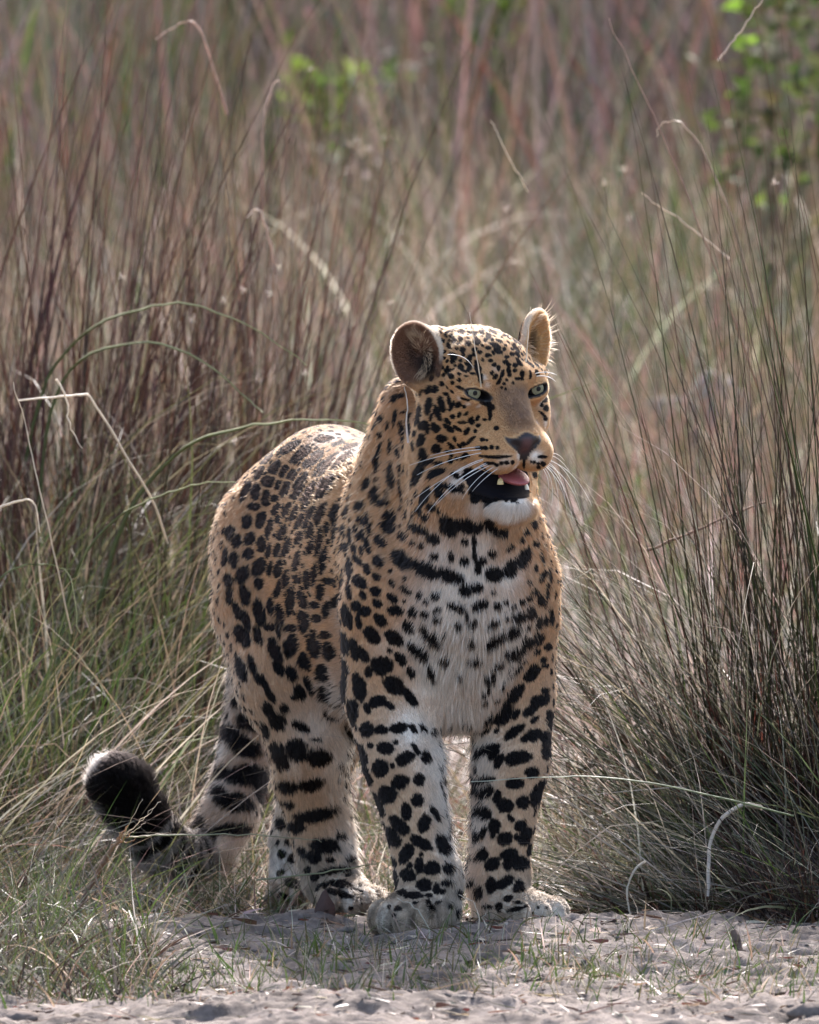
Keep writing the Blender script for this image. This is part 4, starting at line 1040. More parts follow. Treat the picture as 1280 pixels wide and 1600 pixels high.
def coat(p, n, g):
    N = len(p)
    tan = np.array((.53, .298, .145))
    col = np.tile(tan, (N, 1))
    nz = vnoise(p, .03, 1)
    col *= (1 + .10 * nz + .06 * vnoise(p, .008, 2))[:, None]
    up = sstep(n[:, 2], .2, .9) * g[:, 0]
    col = lerp(col, (.21, .108, .056), up * .95)  # dark dorsal coat, deepened further on upward sides to subdue sunlight
    nk = np.exp(-((p - np.array(P(610, 800, .2))) ** 2).sum(1) / .11 ** 2)
    col = lerp(col, (.58, .338, .155), nk * .8)
    belly = sstep(-n[:, 2], .15, .75) * np.maximum(g[:, 0], 0)
    col = lerp(col, (.66, .56, .46), belly)
    legs = (g[:, 2] + g[:, 3] + g[:, 4] + g[:, 5])
    col = lerp(col, (.58, .415, .275), legs * (1 - sstep(p[:, 2], .28, .52)) * .85)
    col = lerp(col, (.52, .415, .31), legs * (1 - sstep(p[:, 2], .05, .11)) * .8)

    col = lerp(col, (.56, .47, .38), g[:, 6] * .7)
    # inner sides of the legs
    inr = sstep(n[:, 0], .2, .8) * (g[:, 2] + g[:, 4])
    inl = sstep(-n[:, 0], .2, .8) * (g[:, 3] + g[:, 5])
    col = lerp(col, (.70, .575, .45), np.clip((inr + inl) * .9, 0, 1))
    w = np.zeros(N)
    for c, r, st in CREAM3:
        w = np.maximum(w, st * np.exp(-((p - c) ** 2).sum(1) / (r * r) * 1.1))
    w *= 1 + .25 * nz
    col = lerp(col, (.80, .715, .62), np.clip(w * 1.3, 0, 1))
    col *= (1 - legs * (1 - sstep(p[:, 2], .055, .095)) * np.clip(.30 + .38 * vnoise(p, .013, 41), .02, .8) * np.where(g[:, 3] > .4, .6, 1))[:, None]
    q, nose, mouth, eye, earq = zones(p)
    hw = g[:, 1]
    # brownish grey bridge of the nose
    col = lerp(col, (.58, .345, .165), hw * .8 * (1 - np.clip(w, 0, 1)))
    br = sstep(.042 + .006 * nz - np.abs(q[:, 0] + .000), 0, .026) * sstep(-q[:, 1], .055, .090) * sstep(q[:, 2], -.036, -.008) * (1 - sstep(q[:, 2], .034, .058)) * hw
    col = lerp(col, (.185, .112, .080), br * (.74 + .18 * vnoise(p, .010, 44)))
    # markings
    dn = vnoise(p, .0075, 3) * .12 + vnoise(p, .003, 4) * .13
    best = np.full(N, 9.0)
    second = np.full(N, 9.0)
    brown = np.zeros(N)
    pf = p.astype(np.float32)
    o = np.argsort(pf[:, 2], kind='stable')
    zs = pf[o, 2]
    for p0, nn, e1, e2, a, b, lim in zip(SP0, SN, SE1, SE2, SA, SB, SLIM):
        R = lim[0] * 1.2 if lim else max(a * np.linalg.norm(e1), b * np.linalg.norm(e2)) * 1.35 + .002
        lo_, hi_ = np.searchsorted(zs, (p0[2] - R, p0[2] + R))
        if hi_ <= lo_:
            continue
        cand = o[lo_:hi_]
        rel = pf[cand] - p0.astype(np.float32)
        m = (np.abs(rel[:, 0]) < R) & (np.abs(rel[:, 1]) < R)
        cand, rel = cand[m], rel[m]
        if not len(cand):
            continue
        A = np.array([[e1 @ e1, e1 @ e2], [e1 @ e2, e2 @ e2]])
        Ai = np.linalg.inv(A + np.eye(2) * 1e-9)
        ab = np.stack([rel @ e1, rel @ e2], 1) @ Ai
        d = np.sqrt((ab[:, 0] / a) ** 2 + (ab[:, 1] / b) ** 2)
        d = np.where((n[cand] @ nn) < -.25, 9, d)
        if lim:
            d = np.where(np.abs(rel @ lim[1]) > lim[0], 9, d)
        big = a * b > (.0085 ** 2)
        if big and p0[1] > .28 and p0[2] > .40:
            brown[cand] = np.maximum(brown[cand], 1 - sstep(d, .25, .8))
        second[cand] = np.minimum(second[cand], np.maximum(best[cand], d))
        best[cand] = np.minimum(best[cand], d)
    k = 1 - sstep(best + dn, .93, 1.10)
    # on the flank a thin line of tan always parts neighbouring markings
    flank = sstep(p[:, 1], .20, .28) * g[:, 0]
    k *= 1 - flank * (1 - sstep(second - best + dn * .4, .10, .30))
    dark = BLACK + (np.array((.055, .030, .022)) - BLACK) * (brown * .35)[:, None]
    col = col * (1 - k[:, None]) + dark * k[:, None]
    # ears
    for s, e in earq:
        inside = (np.abs(e[:, 0]) < .06) & (np.abs(e[:, 1]) < .035) & (e[:, 2] > -.055) & (e[:, 2] < .075)
        edge = np.sqrt((e[:, 0] / (.041 - .009 * (s > 0))) ** 2 + (e[:, 2] / .056) ** 2)
        inside = inside & (edge < 1.10)
        front = sstep(-e[:, 1], -.010, -.002)
        if s < 0:
            c_in = lerp(np.tile(np.array((.21, .110, .068)), (N, 1)), (.035, .024, .02), (1 - sstep(np.hypot((e[:, 0] - .012) / .025, (e[:, 2] + .022) / .036), .35, 1.15)))  # brown lining; shade deep in the cup painted as a dark pit
        else:
            c_in = np.tile(np.array((.62, .37, .16)), (N, 1))  # glow of sun through this ear put into its golden colour
        c_e = lerp(np.tile(BLACK * 1.5, (N, 1)), (.55, .42, .30), sstep(e[:, 2], .034, .046))
        c_e = c_e * (1 - front[:, None]) + c_in * front[:, None]
        c_e = lerp(c_e, (.72, .60, .46), sstep(edge, .93, .99) * sstep(e[:, 2], -.03, .0))
        kk = inside * sstep(e[:, 2], -.054, -.030)
        col = col * (1 - kk[:, None]) + c_e * kk[:, None]
    # tail end: black, narrow pale rings, pale fringe on the outer curve
    td = np.full(N, 9.0)
    tt = np.zeros(N)
    acc_l = 0.0
    for i in range(len(TAIL2) - 1):
        a, b = TAIL2[i], TAIL2[i + 1]
        ab = b - a
        L = np.linalg.norm(ab)
        t = np.clip((p - a) @ ab / L ** 2, 0, 1)
        d = np.linalg.norm(p - a - t[:, None] * ab, axis=1)
        m = d < td
        td = np.where(m, d, td)
        tt = np.where(m, acc_l + t * L, tt)
        acc_l += L
    tl = (g[:, 6] > .5) * (td < .07) * sstep(tt + .006 * vnoise(p, .012, 6), .016, .026)
    ring = 0
    for c_, w_ in ((.030, .0045), (.050, .005), (.073, .0055), (.096, .005), (.120, .004), (.146, .0035)):
        ring = np.maximum(ring, 1 - sstep(np.abs(tt + .004 * vnoise(p, .01, 7) - c_), w_ * .6, w_ * 1.6))
    outer = sstep(n @ nv((-.80, .2, .58)) + .06 * nz, .60, .82)
    tcol = lerp(np.tile(BLACK, (N, 1)), (.45, .40, .36), ring * .9)
    tcol = lerp(tcol, (.74, .67, .60), outer * sstep(tt, .10, .15))

    under = sstep(n @ nv((-.3, -.1, -1.0)), .65, .95)
    tcol = lerp(tcol, (.50, .44, .40), under * .8)
    col = col * (1 - tl[:, None]) + tcol * tl[:, None]
    # bare skin
    col = lerp(col, (.012, .010, .010), eye)
    col = lerp(col, (.009, .008, .010), mouth)
    nc = lerp(np.tile(np.array((.014, .010, .011)), (N, 1)), (.080, .034, .034), (1 - sstep(np.abs(q[:, 0]), .003, .014)) * sstep(q[:, 2], -.066, -.050) * (1 - sstep(q[:, 2], -.036, -.029)) * .95)
    col = col * (1 - nose[:, None]) + nc * nose[:, None]
    return np.clip(col, 0, 1), np.maximum(np.maximum(eye, mouth), nose), np.maximum(eye, nose)


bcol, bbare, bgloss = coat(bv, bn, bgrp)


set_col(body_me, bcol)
at = body_me.attributes.new('bare', 'FLOAT', 'POINT')
at.data.foreach_set('value', bgloss.astype(np.float32))
m_skin, nt, bs = mat('leopard_skin')
a_ = nt.nodes.new('ShaderNodeAttribute'); a_.attribute_name = 'tint'
nt.links.new(a_.outputs['Color'], bs.inputs['Base Color'])
b_ = nt.nodes.new('ShaderNodeAttribute'); b_.attribute_name = 'bare'
mr_ = nt.nodes.new('ShaderNodeMapRange')
mr_.inputs['To Min'].default_value = .85
mr_.inputs['To Max'].default_value = .42
nt.links.new(b_.outputs['Fac'], mr_.inputs['Value'])
nt.links.new(mr_.outputs['Result'], bs.inputs['Roughness'])
mr2 = nt.nodes.new('ShaderNodeMapRange')
mr2.inputs['To Min'].default_value = .06
mr2.inputs['To Max'].default_value = .4
nt.links.new(b_.outputs['Fac'], mr2.inputs['Value'])
nt.links.new(mr2.outputs['Result'], bs.inputs['Specular IOR Level'])
nz_ = nt.nodes.new('ShaderNodeTexNoise'); nz_.inputs['Scale'].default_value = 420
bp_ = nt.nodes.new('ShaderNodeBump'); bp_.inputs['Strength'].default_value = .5; bp_.inputs['Distance'].default_value = .001
tc_ = nt.nodes.new('ShaderNodeTexCoord')
nt.links.new(tc_.outputs['Object'], nz_.inputs['Vector'])
nt.links.new(nz_.outputs['Fac'], bp_.inputs['Height'])
nt.links.new(bp_.outputs['Normal'], bs.inputs['Normal'])
body_me.materials.append(m_skin)

root = bpy.data.objects.new('leopard', None)
COL.objects.link(root)
root.location = (0, 0, 0)
root['label'] = 'spotted leopard standing on the sandy track, mouth open, head turned to the right'
root['category'] = 'leopard'
body = bpy.data.objects.new('body', body_me)
COL.objects.link(body)
body.parent = root

# ------------------------------------------------------------------ the fur
tri = np.concatenate([bf[:, [0, 1, 2]], bf[:, [0, 2, 3]]])
ta, tb, tc = bv[tri[:, 0]], bv[tri[:, 1]], bv[tri[:, 2]]
area = .5 * np.linalg.norm(np.cross(tb - ta, tc - ta), axis=1)
tvis = vis_n[tri].mean(1)
thead = bgrp[tri, 1].mean(1)
dens = np.where(tvis > -.35, 1.0, .16) * (1 + 2.2 * thead)
dens *= (bbare[tri].max(1) < .5)
pw = area * dens
N_HAIR = 560000
pick = RNG.choice(len(tri), N_HAIR, p=pw / pw.sum())
r1, r2 = np.sqrt(RNG.random(N_HAIR)), RNG.random(N_HAIR)
W = np.stack([1 - r1, r1 * (1 - r2), r1 * r2], 1)


def interp(a):
    return (a[tri[pick]] * W[:, :, None]).sum(1)


hp, hn, hf, hg = interp(bv), nrm_rows(interp(bn)), interp(bflow), interp(bgrp)
q = head_local(hp)
HL = np.full(N_HAIR, .0095) - .0015 * hg[:, 0] * sstep(hp[:, 1], .3, .5)
HL += hg[:, 0] * np.exp(-((hp - np.array(P(715, 960, .0))) ** 2).sum(1) / .14 ** 2) * .004
HL += hg[:, 0] * np.exp(-((hp - np.array(P(620, 780, .12))) ** 2).sum(1) / .12 ** 2) * .005
HL += hg[:, 0] * sstep(-hn[:, 2], .2, .8) * .016
HL -= (hg[:, 2] + hg[:, 3]) * .0025
HL += np.clip(sstep(hn[:, 0], .35, .9) * (hg[:, 2] + hg[:, 4]) + sstep(-hn[:, 0], .35, .9) * (hg[:, 3]), 0, 1) * .012
HL += (hg[:, 4] + hg[:, 5]) * .002
HL += hg[:, 6] * .0085
hh = .0035 + .007 * sstep(q[:, 1], -.10, .03) + .008 * sstep(-q[:, 2], .045, .10) * sstep(q[:, 1], -.05, .02)
hh = np.where((q[:, 2] < -.135), .014, hh)
hh = np.where((q[:, 1] < -.06) & (q[:, 2] > -.10), np.minimum(hh, .0042), hh)
HL = HL * (1 - hg[:, 1]) + hh * hg[:, 1]
lowz = np.zeros(N_HAIR)
for g_i, zc in ((2, .045), (3, .045), (4, .04), (5, .04)):
    HL = np.where((hg[:, g_i] > .5) & (hp[:, 2] < .075), HL * .75, HL)
lift = np.full(N_HAIR, .38)
lift += hg[:, 6] * .35 + hg[:, 0] * sstep(-hn[:, 2], .2, .8) * .3
lift += np.clip(sstep(hn[:, 0], .35, .9) * (hg[:, 2] + hg[:, 4]), 0, 1) * .22
for s, c, R in EARS:
    e = (hp - H(*c)) @ (HR @ R)
    on = (np.abs(e[:, 0]) < .06) & (np.abs(e[:, 1]) < .035) & (e[:, 2] > -.05) & (e[:, 2] < .075)
    edge = np.sqrt((e[:, 0] / (.041 - .009 * (s > 0))) ** 2 + (e[:, 2] / .056) ** 2)
    outw = nrm_rows((e * np.array([1, 0, 1])) @ (HR @ R).T + 1e-9)
    outw -= hn * (outw * hn).sum(1, keepdims=True)
    hf = np.where(on[:, None], nrm_rows(outw), hf)
    HL = np.where(on, .0046, HL)
    lift = np.where(on, .55, lift)
    tuft = on & (e[:, 1] < .004) & (edge < .95) & (edge < (.62 if s < 0 else .97)) & (RNG.random(N_HAIR) < (.16 if s < 0 else .05)) & (e[:, 0] * (1 if s < 0 else 1) > (-.005 if s < 0 else -.05))
    tufts = tuft if s < 0 else (tufts | tuft)
    HL = np.where(tuft, RNG.uniform(.012, .024, N_HAIR), HL)
    lift = np.where(tuft, 1.1, lift)
topside = hg[:, 0] * sstep(hn[:, 2], .25, .7) * sstep(hp[:, 1], .3, .45)
HL = HL * (1 - .45 * topside)
lift = lift - .16 * topside
fly = (RNG.random(N_HAIR) < .05) & (hg[:, 1] < .5) & (topside < .3)
lift = lift + fly * .45
HL = HL * (1 + fly * .4)
HL *= RNG.uniform(.7, 1.2, N_HAIR)
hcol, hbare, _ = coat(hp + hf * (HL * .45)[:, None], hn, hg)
hcol = np.where(tufts[:, None], np.array((.60, .44, .28)), hcol)
keep = hbare < .45
# clumps: neighbouring hairs share a small swing
sw = np.stack([vnoise(hp, .010, 11), vnoise(hp, .010, 12), vnoise(hp, .010, 13)], 1) * .20
sw += RNG.normal(0, .07, (N_HAIR, 3))
dirn = nrm_rows(hf + sw + hn * (lift + RNG.normal(0, .10, N_HAIR))[:, None])
end = nrm_rows(hf * 1.2 + sw * 1.3 + hn * (lift * .45)[:, None] + np.array([0, 0, -.12]))
hpts = np.stack([hp - hn * .0012, hp + dirn * (HL * .38)[:, None], hp + dirn * (HL * .62)[:, None] + end * (HL * .10)[:, None],
                 hp + dirn * (HL * .62)[:, None] + end * (HL * .42)[:, None]], 1)[keep]
hrad = (np.where(hg[:, 1] > .5, .00030, .00047) * RNG.uniform(.75, 1.2, N_HAIR))[keep]
hcol = hcol[keep] * RNG.uniform(.80, 1.20, (keep.sum(), 1))
NK = int(keep.sum())


def hair_object(name, pts, rad, col, taper=(1.0, .9, .62, .12)):
    n_, k_ = pts.shape[:2]
    hc = bpy.data.hair_curves.new(name)
    hc.add_curves([k_] * n_)
    hc.attributes['position'].data.foreach_set('vector', np.ascontiguousarray(pts, np.float32).ravel())
    ra = hc.attributes.get('radius') or hc.attributes.new('radius', 'FLOAT', 'POINT')
    ra.data.foreach_set('value', (rad[:, None] * np.array(taper)[None, :]).astype(np.float32).ravel())
    set_col(hc, np.clip(col, 0, 1), 'CURVE')
    o_ = bpy.data.objects.new(name, hc)
    COL.objects.link(o_)
    return o_


def hair_material(name, rough=.42, radial=.55):
    m = bpy.data.materials.new(name)
    m.use_nodes = True
    nt = m.node_tree
    nt.nodes.clear()
    out = nt.nodes.new('ShaderNodeOutputMaterial')
    at = nt.nodes.new('ShaderNodeAttribute'); at.attribute_name = 'tint'
    h = nt.nodes.new('ShaderNodeBsdfHairPrincipled')
    h.parametrization = 'COLOR'
    nt.links.new(at.outputs['Color'], h.inputs['Color'])
    h.inputs['Roughness'].default_value = rough
    h.inputs['Radial Roughness'].default_value = radial
    h.inputs['IOR'].default_value = 1.38
    df = nt.nodes.new('ShaderNodeBsdfDiffuse')
    tl = nt.nodes.new('ShaderNodeBsdfTranslucent')
    nt.links.new(at.outputs['Color'], df.inputs['Color'])
    nt.links.new(at.outputs['Color'], tl.inputs['Color'])
    m1 = nt.nodes.new('ShaderNodeMixShader'); m1.inputs[0].default_value = .35
    m2 = nt.nodes.new('ShaderNodeMixShader'); m2.inputs[0].default_value = .68
    nt.links.new(df.outputs[0], m1.inputs[1]); nt.links.new(tl.outputs[0], m1.inputs[2])
    nt.links.new(h.outputs[0], m2.inputs[1]); nt.links.new(m1.outputs[0], m2.inputs[2])
    nt.links.new(m2.outputs[0], out.inputs['Surface'])
    return m


m_fur = hair_material('fur')
fur = hair_object('fur', hpts, hrad, hcol)
fur.data.materials.append(m_fur)
fur.parent = root
fur['kind'] = 'stuff'
print('hairs', NK)
# ------------------------------------------------------------------ eyes, tongue, teeth, whiskers
def part(name, verts, faces, m, parent, smooth=True):
    me = mesh_from(name, np.array(verts, float), np.array(faces, int), smooth)
    me.materials.append(m)
    o = bpy.data.objects.new(name, me)
    COL.objects.link(o)
    o.parent = parent
    return o


def ball(c, R, radii, nu=28, nvv=18, cap=math.pi):
    """lat-long ball whose pole looks along -Y of frame R; cap < pi gives a cap"""
    vs, fs = [], []
    for j in range(nvv + 1):
        th = max(cap * j / nvv, 1e-4)
        for i in range(nu):
            ph = 2 * math.pi * i / nu
            l = np.array([math.sin(th) * math.cos(ph), -math.cos(th), math.sin(th) * math.sin(ph)]) * radii
            vs.append(np.array(c) + R @ l)
    for j in range(nvv):
        for i in range(nu):
            a, b = j * nu + i, j * nu + (i + 1) % nu
            fs.append((a, b, b + nu, a + nu))
    return vs, fs


m_eye = plain('eyeball', (.012, .010, .010), .12)
m_pupil = plain('pupil', (.006, .006, .007), .35, .25)
m_tongue = plain('tongue', (.36, .10, .10), .45, .5, .6, 500)
m_tooth = plain('tooth', (.78, .74, .62), .25)
m_canine = plain('canine', (.62, .47, .22), .3)
m_whisk = plain('whisker', (.85, .80, .74), .4)
m_iris, nt, bs = mat('iris')
tcx = nt.nodes.new('ShaderNodeTexCoord')
nz = nt.nodes.new('ShaderNodeTexNoise'); nz.inputs['Scale'].default_value = 600
nt.links.new(tcx.outputs['Object'], nz.inputs['Vector'])
rp = nt.nodes.new('ShaderNodeValToRGB')
rp.color_ramp.elements[0].color = (.13, .125, .07, 1)
rp.color_ramp.elements[1].color = (.30, .285, .18, 1)
nt.links.new(nz.outputs['Fac'], rp.inputs['Fac'])
nt.links.new(rp.outputs['Color'], bs.inputs['Base Color'])
bs.inputs['Roughness'].default_value = .22
bs.inputs['Specular IOR Level'].default_value = .22
for i, e in enumerate(EYES):
    s = -1 if i == 0 else 1
    c = H(e[0], e[1] + .0055, e[2])
    R = HR @ rotz(math.radians(-6 if s < 0 else -2)) @ rotx(math.radians(2))
    v, f = ball(c, R, np.array([EYE_R] * 3), 32, 20)
    eo = part('eye', v, f, m_eye, body)
    v, f = ball(c, R, np.array([EYE_R + .0004] * 3), 32, 8, .585)
    part('iris', v, f, m_iris, eo)
    v, f = ball(c, R, np.array([EYE_R + .0006] * 3), 24, 4, .21)
    part('pupil', v, f, m_pupil, eo)
tr = HR @ rotx(math.radians(14))
v, f = ball(H(.010, -.078, -.100), tr, np.array([.024, .040, .009]), 28, 18)
part('tongue', v, f, m_tongue, body)


def tooth(u, v_, d, w, h, m, tip=(0, 0, 1), name='tooth'):
    c = np.array(P(u, v_, d))
    n_, k_ = 10, 5
    vs, fs = [], []
    for j in range(k_ + 1):
        t = j / k_
        r = w * math.sqrt(max(0.0, 1 - t ** 1.8)) + 1e-5
        for i in range(n_):
            a = 2 * math.pi * i / n_
            vs.append(c + np.array([r * math.cos(a), r * math.sin(a), 0]) + np.array(tip) * h * t)
    for j in range(k_):
        for i in range(n_):
            a, b = j * n_ + i, j * n_ + (i + 1) % n_
            fs.append((a, b, b + n_, a + n_))
    return part(name, vs, fs, m, body)


jy = H(0, -.118, -.125)[1]
tooth(782, 757, H(-.024, -.098, -.118)[1], .0052, .011, m_canine, (0, -.1, 1), 'canine')
tooth(824, 765, H(.024, -.104, -.122)[1], .0034, .011, m_tooth, (-.25, -.1, 1), 'canine')


def tube_mesh(pts, rads, sides=4):
    pts = np.array(pts, float)
    n_ = len(pts)
    t = nrm_rows(np.gradient(pts, axis=0))
    ref = np.array([0, 0, 1.0]) if abs(t[0][2]) < .8 else np.array([1.0, 0, 0])
    a = nrm_rows(np.cross(t, ref))
    b = np.cross(t, a)
    vs, fs = [], []
    for i in range(n_):
        for k in range(sides):
            an = 2 * math.pi * k / sides
            vs.append(pts[i] + (a[i] * math.cos(an) + b[i] * math.sin(an)) * rads[i])
    for i in range(n_ - 1):
        for k in range(sides):
            k2 = (k + 1) % sides
            fs.append((i * sides + k, i * sides + k2, (i + 1) * sides + k2, (i + 1) * sides + k))
    return vs, fs


def bez(ps, n_=12):
    ps = [np.array(p_, float) for p_ in ps]
    out = []
    for i in range(n_):
        t = i / (n_ - 1)
        q_ = ps
        while len(q_) > 1:
            q_ = [q_[j] * (1 - t) + q_[j + 1] * t for j in range(len(q_) - 1)]
        out.append(q_[0])
    return np.array(out)


# whiskers: root, bend and tip as seen, spread in depth out from the muzzle
WL = [((757, 702), (700, 706), (640, 727)), ((762, 706), (700, 715), (652, 742)), ((768, 714), (700, 728), (648, 800)), ((765, 716), (706, 735), (650, 778)),
      ((772, 718), (712, 742), (668, 802)), ((776, 723), (725, 742), (680, 790)), ((780, 726), (745, 740), (722, 780)), ((770, 722), (735, 735), (700, 760)),
      ((785, 728), (760, 742), (738, 768)), ((752, 698), (715, 700), (672, 712))]
for w_ in WL:
    d0 = H(-.045, -.115, -.06)[1]
    pts = bez([P(*w_[0], d0), P(*w_[1], d0 - .05), P(*w_[2], d0 - .03)])
    v, f = tube_mesh(pts, np.linspace(.00055, .00018, len(pts)))
    part('whisker', v, f, m_whisk, body)
WR = [((846, 712), (872, 705), (893, 742)), ((848, 716), (885, 722), (900, 770)), ((848, 720), (878, 725), (884, 785)), ((849, 722), (890, 740), (908, 800)),
      ((849, 726), (875, 738), (872, 800)), ((848, 728), (868, 745), (862, 790)), ((850, 718), (895, 725), (925, 790)), ((850, 724), (884, 745), (895, 812)),
      ((848, 714), (868, 700), (882, 720)), ((848, 731), (862, 752), (856, 778)), ((850, 727), (882, 752), (886, 800))]
for w_ in WR:
    d0 = H(.05, -.11, -.06)[1]
    pts = bez([P(*w_[0], d0), P(*w_[1], d0 - .01), P(*w_[2], d0 + .02)])
    v, f = tube_mesh(pts, np.linspace(.00055, .00018, len(pts)))
    part('whisker', v, f, m_whisk, body)
for w_ in [((740, 575), (728, 552), (699, 554)), ((838, 588), (858, 585), (868, 596)), ((836, 584), (855, 578), (870, 586))]:
    p0, n_ = cast(*w_[0])
    d0 = p0[1] if p0 is not None else -.08
    pts = bez([P(*w_[0], d0), P(*w_[1], d0 - .03), P(*w_[2], d0 - .03)])
    v, f = tube_mesh(pts, np.linspace(.0007, .0003, len(pts)))
    part('whisker', v, f, m_whisk, body)
# ------------------------------------------------------------------ single plants, twigs, leaf, stones that stand out
PALE, STRAW, GREENB, BROWNB, DARKB = (.62, .56, .47), (.45, .37, .26), (.17, .20, .09), (.24, .14, .085), (.075, .052, .042)


def stalk(name, label, cat, pts, w, c0, c1=None, sides=4, n=18, wiggle=.0015, taper=.35, group=None, parent=None):
    """pts: (u, v, depth) along it; w: thickness in metres"""
    ps = np.array([P(*q) for q in pts])
    k = len(ps)
    out = []
    for i in range(n):            # Catmull-Rom through the points
        s_ = i / (n - 1) * (k - 1)
        j = min(int(s_), k - 2)
        t = s_ - j
        a, b, c, d = ps[max(j - 1, 0)], ps[j], ps[j + 1], ps[min(j + 2, k - 1)]
        out.append(.5 * (2 * b + (c - a) * t + (2 * a - 5 * b + 4 * c - d) * t * t + (3 * b - a - 3 * c + d) * t ** 3))
    out = np.array(out) + RNG.normal(0, wiggle, (n, 3)) * np.linspace(0, 1, n)[:, None] ** .5
    v, f = tube_mesh(out, np.linspace(w * .5, w * .5 * taper, n), sides)
    me = mesh_from(name, np.array(v), np.array(f))
    tt = np.repeat(np.linspace(0, 1, n), sides)
    c1 = c1 or c0
    set_col(me, lerp(np.tile(np.array(c0), (n * sides, 1)), c1, tt))
    o = link(name, me, m_grass, parent)
    if label:
        o['label'] = label
        o['category'] = cat
    if group:
        o['group'] = group
    return o


stalk('grass_stalk', 'thick pale bent grass stalk arching over the shaded tussock, right of the front paws', 'grass stalk',
      [(1190, 1262, .25), (1160, 1258, .22), (1128, 1280, .20), (1110, 1320, .19), (1106, 1400, .18)], .0085, (.40, .36, .28), (.74, .68, .62), wiggle=.0006, taper=.7)
stalk('grass_stalk', 'small pale hooked grass stalk beside the left front paw', 'grass stalk',
      [(1008, 1346, .2), (990, 1362, .18), (980, 1395, .17), (986, 1432, .16)], .005, PALE, PALE, wiggle=.0006, taper=.6)
stalk('grass_stalk', 'pale stalk broken at a sharp angle in front of the green-leaved clump on the left', 'grass stalk',
      [(262, 850, 1.3), (240, 785, 1.3), (205, 725, 1.3), (170, 665, 1.3), (138, 617, 1.3)], .0042, STRAW, PALE, wiggle=.0006, taper=.8)
stalk('grass_stalk', 'short horizontal pale stalk end snapped over at the left', 'grass stalk', [(138, 616, 1.3), (90, 620, 1.28), (28, 626, 1.26)], .0042, PALE, PALE, wiggle=.0005, taper=.7)
stalk('grass_stalk', 'pale bent blade at the left edge drooping over the sunlit grass', 'grass stalk', [(-8, 796, 1.0), (25, 784, 1.0), (48, 782, 1.0), (58, 800, 1.0), (62, 832, 1.0)], .0045, PALE, PALE, wiggle=.0006)
stalk('grass_stalk', 'pale crooked stalk rising in front of the left clump at the frame edge', 'grass stalk', [(112, 990, .9), (70, 800, .95), (45, 690, 1.0), (22, 600, 1.0)], .003, STRAW, PALE)
stalk('grass_stalk', 'pale curved blade hanging down over the dark left clump', 'grass stalk', [(88, 592, 1.2), (104, 625, 1.2), (108, 665, 1.2), (130, 700, 1.2)], .004, PALE, PALE)
for lab, pts, w in (
        ('uppermost long green blade arching across behind the leopard\'s back', [(40, 720, 2.2), (75, 590, 2.15), (140, 515, 2.1), (210, 487, 2.0), (290, 475, 1.9), (380, 505, 1.8), (480, 570, 1.7)], .0075),
        ('long green blade arching below the uppermost one towards the rump', [(60, 800, 2.1), (80, 640, 2.05), (130, 560, 2.0), (220, 536, 1.9), (310, 560, 1.8), (390, 625, 1.7), (412, 645, 1.65)], .0075),
        ('broad pale green blade curving just above the leopard\'s back', [(150, 960, 1.6), (200, 800, 1.55), (280, 705, 1.5), (350, 674, 1.45), (430, 660, 1.4), (510, 656, 1.38), (585, 664, 1.36)], .0095),
        ('green blade reaching the leopard\'s rump from the left', [(90, 1000, 1.4), (125, 880, 1.32), (180, 812, 1.3), (250, 775, 1.25), (310, 757, 1.2), (372, 754, 1.18)], .0065),
        ('green blade sagging over the lit grass left of the thigh', [(-30, 1010, 1.15), (-10, 920, 1.1), (30, 885, 1.1), (80, 882, 1.1), (110, 905, 1.08), (122, 990, 1.05)], .0055)):
    stalk('grass_stalk', lab, 'grass stalk', pts, w, (.085, .105, .045), (.33, .34, .18), sides=3, n=26, taper=.25)
stalk('grass_stalk', 'thin green blade lying level in front of the tail and hind legs', 'grass stalk', [(190, 1309, .3), (300, 1304, .3), (420, 1306, .3), (505, 1315, .3)], .003, (.26, .28, .17), (.36, .36, .25))
stalk('grass_stalk', 'thin blade crossing low in front of the hind paws', 'grass stalk', [(400, 1375, .2), (500, 1364, .2), (580, 1350, .2), (640, 1335, .2)], .003, (.26, .28, .17), (.34, .34, .22))
stalk('grass_stalk', 'long level blade crossing in front of the left front leg', 'grass stalk', [(1240, 1275, .1), (1100, 1240, .05), (980, 1218, .0), (880, 1213, -.02), (738, 1221, -.02)], .0034, (.20, .24, .12), (.62, .62, .50))
stalk('grass_stalk', 'pale blade hooping in front of the right front paw', 'grass stalk', [(674, 1500, -.25), (670, 1455, -.22), (650, 1418, -.2), (622, 1404, -.2)], .0034, (.36, .35, .26), PALE)
stalk('grass_stalk', 'pale stalk standing between the two front paws', 'grass stalk', [(812, 1505, -.3), (775, 1465, -.25), (756, 1440, -.22), (758, 1427, -.22)], .004, STRAW, PALE)
stalk('grass_stalk', 'thin blade hooking over between the front paws', 'grass stalk', [(750, 1500, -.3), (748, 1440, -.25), (742, 1412, -.22), (718, 1398, -.22)], .003, STRAW, PALE)
stalk('grass_stalk', 'pale dry stem crossing in front of the leopard\'s forehead', 'grass stalk', [(752, 605, -.30), (747, 570, -.28), (740, 530, -.26), (734, 488, -.24)], .0022, STRAW, PALE, wiggle=.0004)
stalk('grass_stalk', 'pale dry stem crossing in front of the leopard\'s left ear', 'grass stalk', [(822, 565, -.2), (826, 520, -.2), (829, 480, -.2)], .0022, PALE, PALE, wiggle=.0004)
stalk('grass_stalk', 'white dry stem standing in front of the leopard\'s neck below the right ear', 'grass stalk', [(638, 692, -.05), (635, 660, -.05), (637, 635, -.05), (632, 605, -.05)], .0036, (.70, .62, .55), PALE, wiggle=.0004)
